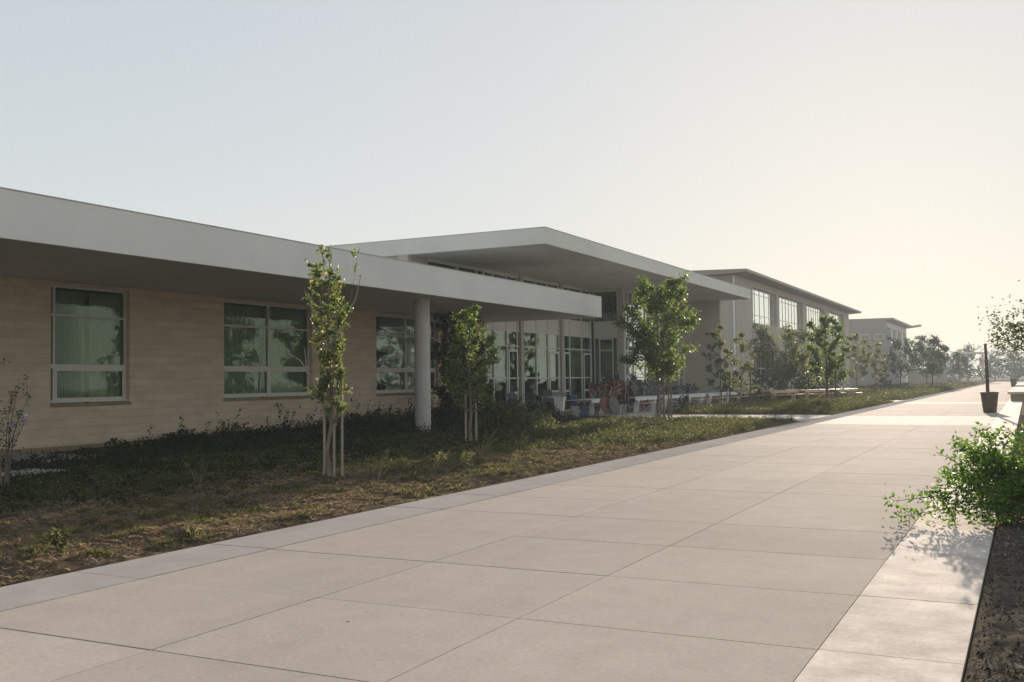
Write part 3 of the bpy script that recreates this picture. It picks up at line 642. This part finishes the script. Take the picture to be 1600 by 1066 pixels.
tree('young_tree', 'forked dark tree in front of the swept end wall', 'tree', (-14.4, 137, 0), M['leaf_far'], M['bark_dark'], G_T,
     h=6.3, crown0=1.7, width=4.2, nl=3000, lsize=.26, trunk_r=.09, nlimb=18, seed=47)
tree('young_tree', 'large round hazy tree right of the farthest block', 'tree', (-11.34, 144.6, 0), M['leaf_far'], M['bark_dark'], G_T,
     h=6.5, crown0=2.2, width=4.6, nl=4200, lsize=.28, trunk_r=.11, nlimb=22, seed=50)
tree('young_tree', 'small flat topped tree before the pale shelter roof', 'tree', (-10.9, 196, 0), M['leaf_far'], M['bark_dark'], G_T,
     h=5.4, crown0=2.0, width=3.8, nl=2400, lsize=.3, trunk_r=.1, nlimb=18, seed=53)
tree('young_tree', 'hazy tree filling the gap beside the low garden wall', 'tree', (-15.5, 186, 0), M['leaf_far'], M['bark_dark'], G_T,
     h=6.0, crown0=1.5, width=5.0, nl=2600, lsize=.32, trunk_r=.1, nlimb=18, seed=56)
tree('tree', 'tall leafy tree at the right edge of the walkway', 'tree', (-.05, 25.4, 0), M['leaf_edge'], M['bark_dark'],
     h=5.0, crown0=2.1, width=2.9, nl=24000, lsize=.08, trunk_r=.095, nlimb=46, seed=64, lean=(2.1, 0), prof=lambda t: max(.3, 1.05 - .9 * t), spread=.26, updir=.9)
# stakes
G_S = 'wooden tree stakes'
def stake(loc, h, label, r=.022, m='stake'):
    s = MB(); s.lathe([(r * 1.05, -.1), (r, h - .02), (r * .7, h)], 0, 0, 9); o = s.build('tree_stake', M[m], smooth=True)
    o.location = loc; tag(o, label, 'stake', G_S)
stake((-10.50, 13.73, 0), 1.78, 'pale wooden stake left of the nearest slim tree')
stake((-10.36, 13.81, 0), 1.86, 'pale wooden stake close behind the trunk of the nearest slim tree')
stake((-10.24, 13.87, 0), 1.92, 'pale wooden stake standing apart right of the nearest slim tree')
stake((-12.56, 22.15, 0), 1.3, 'wooden stake left of the bright leafed tree by the column', .028)
stake((-12.34, 22.28, 0), 1.3, 'wooden stake right of the bright leafed tree by the column', .028)
stake((-12.72, 38.1, 0), 2.2, 'dark stake right behind the trunk of the round crowned tree', .035, 'bark')
stake((-12.55, 38.17, 0), 2.2, 'middle dark stake right of the round crowned tree', .035, 'bark')
stake((-12.46, 38.22, 0), 2.1, 'outermost dark stake right of the round crowned tree', .035, 'bark')
stake((-13.1, 49.4, 0), 1.9, 'dark stake left of the thin pale young tree', .035, 'bark_dark')
stake((-12.2, 49.9, 0), 1.9, 'dark stake right of the thin pale young tree', .035, 'bark_dark')
stake((-10.4, 63.6, 0), 2.0, 'dark stake right of the dense tree before the two storey block', .04, 'bark_dark')

# dark climber beside the column
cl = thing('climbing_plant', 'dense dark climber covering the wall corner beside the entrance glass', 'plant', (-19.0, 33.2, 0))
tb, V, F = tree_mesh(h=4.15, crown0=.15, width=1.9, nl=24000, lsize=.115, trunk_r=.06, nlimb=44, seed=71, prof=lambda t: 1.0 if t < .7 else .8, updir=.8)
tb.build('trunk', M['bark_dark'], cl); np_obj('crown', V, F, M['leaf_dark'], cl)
# shrubs
def shrub(name, label, loc, h, w, nl, ls, mat, seed, crown0=.05, **kw):
    t = thing(name, label, 'shrub', loc); tb, V, F = tree_mesh(h=h, crown0=crown0, width=w, nl=nl, lsize=ls, trunk_r=.02, nlimb=22, seed=seed, prof=lambda t: 1 - .6 * t * t, **kw)
    tb.build('stem', M['bark'], t); np_obj('foliage', V, F, mat, t); return t
shrub('shrub', 'rounded sunlit shrub beside the slim bright leafed tree', (-13.45, 26.2, 0), .95, 1.6, 3400, .075, M['weed'], 81)
shrub('shrub', 'small olive shrub behind the rounded sunlit shrub', (-13.6, 28.2, 0), .7, 1.5, 1700, .075, M['leaf_pale'], 82)
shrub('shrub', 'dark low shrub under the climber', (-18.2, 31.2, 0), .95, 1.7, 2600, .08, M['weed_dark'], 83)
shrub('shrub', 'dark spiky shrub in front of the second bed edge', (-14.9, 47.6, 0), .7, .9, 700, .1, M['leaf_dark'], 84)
shrub('shrub', 'dark upright shrub in the hedge line beneath the two storey block', (-15.6, 86.5, 0), 2.2, 4.5, 2600, .2, M['leaf_dark'], 85)
shrub('shrub', 'low dark shrub beneath the lower window of the two storey block', (-16.0, 70.5, 0), 1.5, 2.6, 1600, .16, M['leaf_dark'], 86)
shrub('shrub', 'dark shrub at the foot of the end wall corner', (-16.9, 64.6, 0), 2.0, 1.6, 1500, .15, M['leaf_dark'], 87)
shrub('shrub', 'tall dark column shrub before the farthest block', (-15.2, 126, 0), 2.6, 1.6, 1000, .22, M['leaf_dark'], 88)
# taller weeds in the sunlit soil
def weed_plant(label, loc, h, seed, lean):
    r_ = np.random.default_rng(seed); t = thing('weed', label, 'weed', loc, 0, 'tall weeds in the left bed'); s = MB(); C = []
    for k in range(5):
        a = r_.uniform(0, 6.28); e = np.array([lean[0] * h + math.cos(a) * h * .45, lean[1] * h + math.sin(a) * h * .45, h * r_.uniform(.6, 1.05)])
        m = e * .5 + np.array([0, 0, h * .12]); s.tube([(0, 0, -.02), m, e], [.006, .004, .002], 4)
        u = r_.uniform(.15, 1, 26); C.append(np.outer(1 - u, np.zeros(3)) + np.where(u[:, None] < .5, m * u[:, None] * 2, m + (e - m) * (u[:, None] * 2 - 1)) + r_.normal(0, .022, (26, 3)))
    V, F = leaves(np.concatenate(C), .055, .5, up=.4); s.build('stem', M['stake'], t); np_obj('foliage', V, F, M['grass' if seed % 2 else 'weed'], t)
for i, (lab, x, y, h, ln) in enumerate([
    ('leaning reddish weed just right of the nearest slim tree', -9.62, 14.0, .55, (.35, .2)), ('leafy weed with two bent stems right of the stakes', -9.3, 15.2, .42, (.2, .1)),
    ('bright weed reaching up in front of the column', -10.2, 18.6, .75, (.3, .1)), ('broad green weed low in the soil beside the kerb strip', -9.1, 15.9, .32, (.3, 0)),
    ('dry upright weed alone in the soil beyond the bright weed', -10.3, 20.6, .5, (0, 0)), ('thin curved weed left of the nearest slim tree', -11.8, 12.2, .4, (-.2, 0)),
    ('small tuft of weed close to the kerb strip at the left edge', -8.1, 6.6, .22, (.1, 0))]):
    weed_plant(lab, (x, y, float(z1(x, y))), h, 90 + i, ln)
# straggly flowering shrub at the left edge
fs = thing('flowering_shrub', 'tall straggly shrub with pale mauve flowers at the left edge', 'shrub', (-14.7, 10.9, 0))
s = MB(); Cl = []; Cf = []; r_ = np.random.default_rng(5)
for k in range(15):
    a = r_.uniform(0, 6.28); R = r_.uniform(.15, .75); h = r_.uniform(.9, 2.1)
    e = np.array([math.cos(a) * R, math.sin(a) * R, h]); m = e * np.array([.35, .35, .55]); s.tube([(math.cos(a) * .06, math.sin(a) * .06, -.02), m, e], [.012, .009, .003], 5)
    for q in range(4):
        p = m + (e - m) * r_.uniform(0, 1); ee = p + r_.normal(0, .13, 3) + np.array([0, 0, .1]); s.tube([p, ee], [.004, .002], 4); Cl.append(ee + r_.normal(0, .03, (7, 3)))
    Cl.append(m + (e - m) * r_.uniform(0, 1, (12, 1)) + r_.normal(0, .03, (12, 3)))
    if k % 2 == 0: Cf.append(e)
s.build('stem', M['bark'], fs); V, F = leaves(np.concatenate(Cl), .05, .5); np_obj('foliage', V, F, M['leaf_dark'], fs); 
for e in Cf:
    q = MB(); q.lathe([(.006, -.05), (.034, -.02), (.022, .0), (.038, .02), (.024, .04), (.028, .055), (.006, .075)], 0, 0, 7)
    q.v = [(e[0] + x * r_.uniform(.6, 1.4), e[1] + y * r_.uniform(.6, 1.4), e[2] + z + r_.normal(0, .008)) for x, y, z in q.v]; q.build('flower', M['flower'], fs)

# sprawling bright green bush on the right
bu = thing('bush', 'bright green sprawling bush leaning over the pale strip on the right', 'bush', (.45, 12.3, 0))
s = MB(); C = []; r_ = np.random.default_rng(17)
targets = [(-1.85, -.60, .24), (-1.83, -.56, .06), (-1.55, -.35, .32), (-1.35, -.1, .72), (-1.25, .15, .88), (-1.0, .2, 1.0), (-.7, .3, 1.02), (-.35, .4, .98), (0, .3, 1.05), (.3, .2, 1.1), (.6, 0, 1.1), (-1.35, -.5, .12), (-1.1, -.7, .15), (-.9, -.8, .2), (-.5, -.9, .25), (-.2, -.9, .3)]
for k in range(64): targets.append((r_.uniform(-1.35, .9), r_.uniform(-.85, .7), r_.uniform(.1, .85)))
for tx, ty, tz in targets:
    e = np.array([tx, ty, tz]); m = e * .5 + np.array([0, 0, .16 + .1 * r_.uniform()]); s.tube([(r_.normal(0, .05), r_.normal(0, .05), -.02), m, e], [.012, .007, .003], 5)
    n = 170; u = r_.beta(2.2, 1.2, n); base = np.where(u[:, None] < .5, m * u[:, None] * 2, m + (e - m) * (u[:, None] * 2 - 1)); C.append(base + r_.normal(0, .055, (n, 3)))
    for q in range(3):
        p = m + (e - m) * r_.uniform(.1, .95); ee = p + r_.normal(0, .13, 3); s.tube([p, ee], [.004, .002], 4); C.append(p + (ee - p) * r_.uniform(.2, 1.1, (15, 1)) + r_.normal(0, .03, (15, 3)))
C = np.concatenate(C); C = C[C[:, 2] > .015]; V, F = leaves(C, .066 * r_.uniform(.6, 1.3, len(C)), .42)
s.build('stem', M['bark'], bu); np_obj('foliage', V, F, M['leaf_bush'], bu)
b = MB()
for k in range(3): b.box(.1 + k * .33, .38 + k * .33, 11.0 - .1 * k, 11.3 - .1 * k, -.02, .09)
tag(b.build('kerb_stone', M['strip'], bevel=.02), 'short row of pale stones half hidden under the green bush', 'stone')
P = np.array([[.28, 9.7, 0.0]]).repeat(60, 0) + rng.normal(0, .07, (60, 3)) * np.array([1, 1, 0]); P[:, 2] = .02
V, F = blades(P, np.full(60, .2), 1.2, .004, 8); o = np_obj('grass_tuft', V, F, M['grass']); tag(o, 'dry straw coloured grass tuft on the dark mulch at the right edge', 'grass tuft')

# ------------------------------------------------------------------ planter, ledge, far bits
pl = thing('planter', 'dark tapered planter on the walkway holding a bare wooden post', 'planter', (-1.5, 47.6, 0))
w = MB(); w.lathe([(.24, 0), (.26, .02), (.345, .80), (.365, .81), (.365, .88), (.32, .88), (.31, .80)], 0, 0, 32); w.build('pot', M['pot'], pl, smooth=True)
w = MB(); w.lathe([(.31, .78), (.02, .80)], 0, 0, 20); w.build('soil', M['mulch'], pl)
w = MB(); w.tube([(-.06, 0, .3), (-.065, 0, 1.6), (-.10, 0, 2.93)], [.075, .07, .055], 12); po = w.build('post', M['rust'], pl, smooth=True)
w = MB(); w.tube([(-.1 + .0 - .22 * math.sin(t), .02, 2.42 + .3 * math.cos(t)) for t in np.linspace(0, 3.14, 10)], .012, 6); w.tube([(-.1, 0, 2.88), (.1, 0, 2.93), (.28, .02, 2.86), (.33, .02, 2.7)], .012, 6); w.build('wire_hoop', M['steel'], po)
pl2 = dup(pl, 'distant dark planter on the right side of the far walkway', (-1.75, 148, 0), (0, 0, 1), (1.2, 1.2, 1.2), 'dark tapered planters'); pl['group'] = 'dark tapered planters'
for ch in list(pl2.children):
    if ch.name.startswith('post'):
        for g in list(ch.children): bpy.data.objects.remove(g)
        bpy.data.objects.remove(ch)
w = MB(); w.box(-1.0, 2.0, 68.0, 96, -.05, .42); lg = thing('ledge', 'long low concrete ledge with sunlit top at the right edge', 'ledge', (0, 68, 0))
into(lg, w.build('body', M['plinth'])); w = MB(); w.box(-1.15, 2.15, 67.85, 96.15, .422, .56); into(lg, w.build('cap', M['path'], bevel=.015))
w = MB(); w.box(-1.2, 1.5, 110, 150, -.05, .55); tag(w.build('ledge', M['path'], bevel=.02), 'second far concrete ledge in the haze on the right', 'ledge')
w = MB(); w.lathe([(.06, -.05), (.06, 1.15), (.03, 1.2)], -6.8, 186, 10); tag(w.build('bollard', M['dark'], smooth=True), 'thin dark bollard at the far left edge of the walkway', 'bollard')

fl = leaves(np.array([[-4.1, 5.6, .012]]), .05, .6); o = np_obj('fallen_leaf', fl[0] * np.array([1, 1, .2]) + np.array([0, 0, .012]), fl[1], M['bark_dark']); tag(o, 'single dark fallen leaf lying on the near walkway slab', 'leaf')
car = thing('parked_car', 'dark car parked in the haze beside the far bed', 'car', (-13.6, 214, 0), math.radians(75))
w = MB(); w.prism([(-2.2, .35), (2.2, .35), (2.25, .8), (1.3, .95), (.7, 1.45), (-1.0, 1.48), (-1.7, 1.0), (-2.25, .9)], 'y', -.88, .88); w.build('body', M['carpaint'], car, bevel=.06)
w = MB(); w.prism([(1.32, .97), (.74, 1.43), (.70, 1.40), (1.25, .93)], 'y', -.75, .75); w.build('windscreen', M['carglass'], car)
for sx in (-1.4, 1.4):
    for sy in (-.85, .85): w = MB(); w.tube([(sx, sy - .1, .32), (sx, sy + .1, .32)], .32, 16); w.build('wheel', M['dark'], car)

# far tree line closing the view, and trees across the walkway seen only in the window panes
protos = []
for i, (h, wd, sd_) in enumerate(((11, 9, 101), (9, 8, 102), (13, 9, 103))):
    tb, V, F = tree_mesh(h=h, crown0=1.2, width=wd, nl=2300, lsize=.62, trunk_r=.22, nlimb=26, seed=sd_, prof=lambda t: .95 if t < .5 else .75, spread=.2)
    protos.append((tb, V, F))
def far_tree(i, label, loc, s, group, rz):
    t = thing('tree', label, 'tree', loc, rz, group); t.scale = (s, s, s)
    if not isinstance(protos[i], list):
        tb, V, F = protos[i]; protos[i] = [tb.build('trunk', M['bark_dark'], t), np_obj('crown', V, F, M['leaf_far'], t)]
    else:
        for o in protos[i]: c = o.copy(); COL.objects.link(c); c.parent = t
r_ = np.random.default_rng(77)
for k in range(34):
    x = -48 + k * 2.9 + r_.uniform(-1, 1); y = 285 + r_.uniform(-18, 30); s = r_.uniform(.55, .85)
    if x > 30: break
    far_tree(k % 3, 'hazy blue green tree in the wood closing the far end of the walkway', (x, y, 0), s, 'trees of the far hazy wood', r_.uniform(0, 6))
for k, (x, y, s) in enumerate([(-30, 228, .7), (-36, 235, .75), (-24, 232, .62), (-18, 246, .58)]):
    far_tree(k % 3, 'hazy tree standing behind the farthest block and the garden wall', (x, y, 0), s, 'trees behind the farthest block', k)
for k, (x, y, s, lab) in enumerate([(6.5, 118, .62, 'rounded hazy tree right of the planter post'), (3.2, 165, .72, 'hazy tree farther along the right side of the walkway'), (9, 88, .6, 'hazy tree at the right picture edge beyond the ledge')]):
    far_tree(k % 3, lab, (x, y, 0), s, 'trees on the right side of the walkway', k * 2)
for k, (x, y, s) in enumerate([(26, 30, .75), (30, 47, .6), (24, 62, .7), (29, 78, .8), (25, 95, .6), (30, 112, .8), (27, 14, .7)]):
    far_tree(k % 3, 'tree across the walkway whose reflection shows in the entrance glass', (x, y, 0), s, 'trees across the walkway', k * 1.3)

# ------------------------------------------------------------------ furniture left out on the plaza
G_TB = 'white folding lunch tables in a row'
def lunch_table(label, loc, rz, mat, group, L=3.7, bench_mat='tan'):
    t = thing('lunch_table', label, 'table', loc, rz, group)
    w = MB(); w.box(-.38, .38, -L / 2, L / 2, .70, .745); w.box(-.36, -.33, -L / 2 + .1, L / 2 - .1, .57, .70); w.box(.33, .36, -L / 2 + .1, L / 2 - .1, .57, .70); w.build('tabletop', M[mat], t, bevel=.008)
    for sx in (-1, 1): w = MB(); w.box(sx * .62 - .13, sx * .62 + .13, -L / 2 + .15, L / 2 - .15, .42, .455); w.build('bench', M[bench_mat], t, bevel=.006)
    for yy in (-L / 2 + .5, L / 2 - .75):
        w = MB(); w.prism([(yy - .06, 0), (yy + .06, 0), (yy + .28, .57), (yy + .12, .57)], 'x', .10, .32); w.build('leg', M[mat], t); w = MB(); w.box(-.70, .70, yy + .10, yy + .14, .38, .418); w.build('crossbar', M['dark'], t)
    return t
tb0 = lunch_table('white lunch table with tan benches, nearest of its row, beside the round crowned tree', (-17.35, 48.4, 0), 0, 'white', G_TB)
for k, lab in enumerate(['second white lunch table of the row, behind the tree stakes', 'middle white lunch table of the row before the end wall', 'fourth white lunch table of the row, beside the dark spiky shrub', 'last white lunch table of the row, near the end wall corner']):
    dup(tb0, lab, (-17.3 + .12 * (k + 1), 48.4 + 3.78 * (k + 1), 0), (0, 0, random.uniform(-.02, .02)))
G_TT = 'tan lunch tables beyond the second bed'
tt = lunch_table('tan lunch table left of the others beyond the second bed', (-14.9, 69.3, 0), -.35, 'tan', G_TT)
for lab, loc, rz in [('tan lunch table behind the dense tree beyond the second bed', (-13.4, 72.4, .0), -.3), ('sunlit tan lunch table at the right end beyond the second bed', (-11.9, 75.8, 0), -.25), ('tan lunch table farther back behind the second bed', (-15.6, 73.6, 0), -.4)]:
    dup(tt, lab, loc, (0, 0, rz))
wt = lunch_table('short white lunch table left of the brown desks', (-18.0, 43.6, 0), .1, 'white', 'white lunch tables set apart', 2.8, 'wood')

def chair(label, mat, loc, rot, group):
    t = thing('chair', label, 'chair', loc, 0, group); t.rotation_euler = rot
    w = MB(); w.prism([(-.21, .43), (-.19, .455), (.2, .45), (.21, .43)], 'x', -.2, .2); w.build('seat', M[mat], t, bevel=.01)
    w = MB(); w.prism([(.20, .56), (.235, .56), (.29, .84), (.26, .85)], 'x', -.2, .2); w.build('backrest', M[mat], t, bevel=.01)
    for sx in (-.19, .19): w = MB(); w.tube([(sx, -.24, 0), (sx, -.17, .42), (sx, .19, .42), (sx, .3, .84)], .013, 6); w.tube([(sx, .26, 0), (sx, .1, .42)], .013, 6); w.build('leg_frame', M['steel'], t)
    return t
G_C1, G_C2 = 'dark blue school chairs heaped on the plaza', 'brown school chairs heaped on the plaza'
L1 = 'dark blue school chair in the heap behind the white lunch tables'; L2 = 'brown school chair in the heap left of the white lunch tables'; L3 = 'dark blue school chair in the heap beside the round column'
c0 = chair(L1, 'navy', (-18.7, 50, 0), (0, 0, 0), G_C1); c1 = chair(L2, 'wood', (-18.2, 45.6, 0), (0, 0, 0), G_C2); c2 = chair(L1, 'slate', (-18.7, 51, 0), (.4, 0, 1), G_C1)
r_ = np.random.default_rng(3)
for k in range(96):
    y = r_.uniform(46.8, 61.5); z = r_.choice([0, 0, .25, .45, .7, .95]) * (1 if y < 55 else .6)
    dup((c0, c2)[k % 2], L1, (r_.uniform(-19.2, -18.25), y, z + .03), (r_.uniform(-.7, .7), r_.uniform(-.5, .5), r_.uniform(0, 6.28)))
for k in range(24):
    y = r_.uniform(44.4, 48.2); z = r_.choice([0, .05, .35, .6, .9]); dup(c1, L2, (r_.uniform(-18.6, -17.3), y, z + .05), (r_.uniform(-.9, .9), r_.uniform(-.6, .6), r_.uniform(0, 6.28)))
for k in range(9):
    dup((c0, c2)[k % 2], L3, (r_.uniform(-19.5, -18.3), r_.uniform(38.2, 40.3), r_.choice([.02, .35])), (r_.uniform(-.7, .7), r_.uniform(-.5, .5), r_.uniform(0, 6.28)), group='dark blue school chairs by the column')
def desk(label, loc, rot, top, group):
    t = thing('desk', label, 'desk', loc, 0, group); t.rotation_euler = rot
    w = MB(); w.box(-.6, .6, -.32, .32, .70, .735); w.build('desk_top', M[top], t, bevel=.006)
    w = MB(); w.box(-.55, .55, .26, .28, .36, .70); w.build('modesty_panel', M['wood'], t)
    for sx in (-.55, .55):
        w = MB(); w.box(sx - .02, sx + .02, -.29, .29, .02, .06); w.box(sx - .02, sx + .02, -.025, .025, .06, .70); w.build('leg', M['dark'], t)
    return t
G_D = 'school desks heaped on the plaza'
d0 = desk('grey topped desk standing left of the blue crates', (-18.7, 39.6, .0), (0, 0, .5), 'greybin', G_D)
for lab, loc, rot, s in [('grey topped desk stacked askew on the dark chairs', (-18.6, 40.6, .25), (.1, -.15, 1.2), None), ('grey topped desk pushed against the large grey bin', (-18.4, 41.3, 0), (0, 0, .9), None)]: dup(d0, lab, loc, rot)
d1 = desk('brown desk tipped up at the front of the furniture heap', (-17.6, 45.4, .12), (.25, .2, 1.9), 'wood', G_D)
for lab, loc, rot in [('brown desk lying on its back among the brown chairs', (-17.9, 46.4, .55), (1.3, .2, 2.6)), ('dark brown desk raised on top of the heap under the tree', (-18.3, 47.4, .45), (.12, -.15, 1.3)), ('brown desk standing upright behind the grey bins', (-18.9, 44.6, 0), (0, 0, 1.5)),
                      ('brown desk turned over against the first white lunch table', (-17.7, 46.9, .5), (2.9, .1, 1.7))]: dup(d1, lab, loc, rot)
def bin_(label, loc, mat, rz=0, s=1.0, name='bin', cat='bin', group='plastic bins on the plaza'):
    t = thing(name, label, cat, loc, rz, group); t.scale = (s, s, s)
    w = MB(); w.add([(-.17, -.17, 0), (.17, -.17, 0), (.17, .17, 0), (-.17, .17, 0), (-.22, -.22, .6), (.22, -.22, .6), (.22, .22, .6), (-.22, .22, .6), (-.2, -.2, .6), (.2, -.2, .6), (.2, .2, .6), (-.2, .2, .6), (-.16, -.16, .05), (.16, -.16, .05), (.16, .16, .05), (-.16, .16, .05)],
        [(0, 3, 2, 1), (0, 1, 5, 4), (1, 2, 6, 5), (2, 3, 7, 6), (3, 0, 4, 7), (4, 5, 9, 8), (5, 6, 10, 9), (6, 7, 11, 10), (7, 4, 8, 11), (8, 9, 13, 12), (9, 10, 14, 13), (10, 11, 15, 14), (11, 8, 12, 15), (12, 13, 14, 15)]); w.build('body', M[mat], t, bevel=.008)
    w = MB(); w.box(-.25, .25, -.25, -.215, .55, .60); w.box(-.25, .25, .215, .25, .55, .60); w.box(-.25, -.222, -.21, .21, .55, .60); w.box(.222, .25, -.21, .21, .55, .60); w.build('rim', M[mat], t)
    return t
bin_('grey plastic bin left of the brown chairs', (-16.9, 44.6, 0), 'greybin', .3, .75)
bin_('grey plastic bin close to the white short table', (-16.8, 43.7, 0), 'greybin', .1, .75)
bin_('large grey bin behind the rounded shrub', (-17.5, 40.4, 0), 'greybin', .5, .8)
bin_('blue bin beside the large grey bin', (-17.3, 41.1, 0), 'blue', .2, .8)
bin_('blue bin stacked upside down behind the other blue bin', (-18.3, 42.0, .35), 'blue', .8, 1.0)
bin_('white box among the dark chairs by the column', (-17.9, 39.7, .3), 'white', .2, 1.0, 'box', 'box')
def round_table(label, loc, rot, mat):
    t = thing('round_table', label, 'table', loc, 0, 'round tables tipped on edge'); t.rotation_euler = rot; t.scale = (.78, .78, .78)
    w = MB(); w.lathe([(.44, .66), (.46, .67), (.46, .69), (.44, .70)], 0, 0, 32); w.build('table_top', M[mat], t, smooth=True)
    w = MB(); w.lathe([(.26, 0), (.24, .03), (.04, .06), (.04, .66)], 0, 0, 20); w.build('pedestal', M['dark'], t, smooth=True)
round_table('brown round table tipped on its edge by the short white table', (-17.2, 42.2, .40), (1.35, 0, 1.2), 'wood'); round_table('grey green round table leaning on the brown round one', (-16.95, 42.55, .38), (1.35, 0, 1.25), 'olive')

# ------------------------------------------------------------------ air
hz = bpy.data.materials.new('haze'); hz.use_nodes = True; nt = hz.node_tree; nt.nodes.remove(nt.nodes["Principled BSDF"])
pv = nt.nodes.new("ShaderNodeVolumePrincipled"); pv.inputs['Color'].default_value = (0.82, 0.92, 1.0, 1); pv.inputs['Density'].default_value = HAZE_DENSITY; pv.inputs['Anisotropy'].default_value = 0.0
nt.links.new(pv.outputs[0], nt.nodes["Material Output"].inputs['Volume'])
b = MB(); b.box(-910, 910, -70, 1510, -1.6, 18.5); o = b.build('haze', hz); tag(o, 'pale summer haze over the whole campus', 'haze', None, 'stuff')
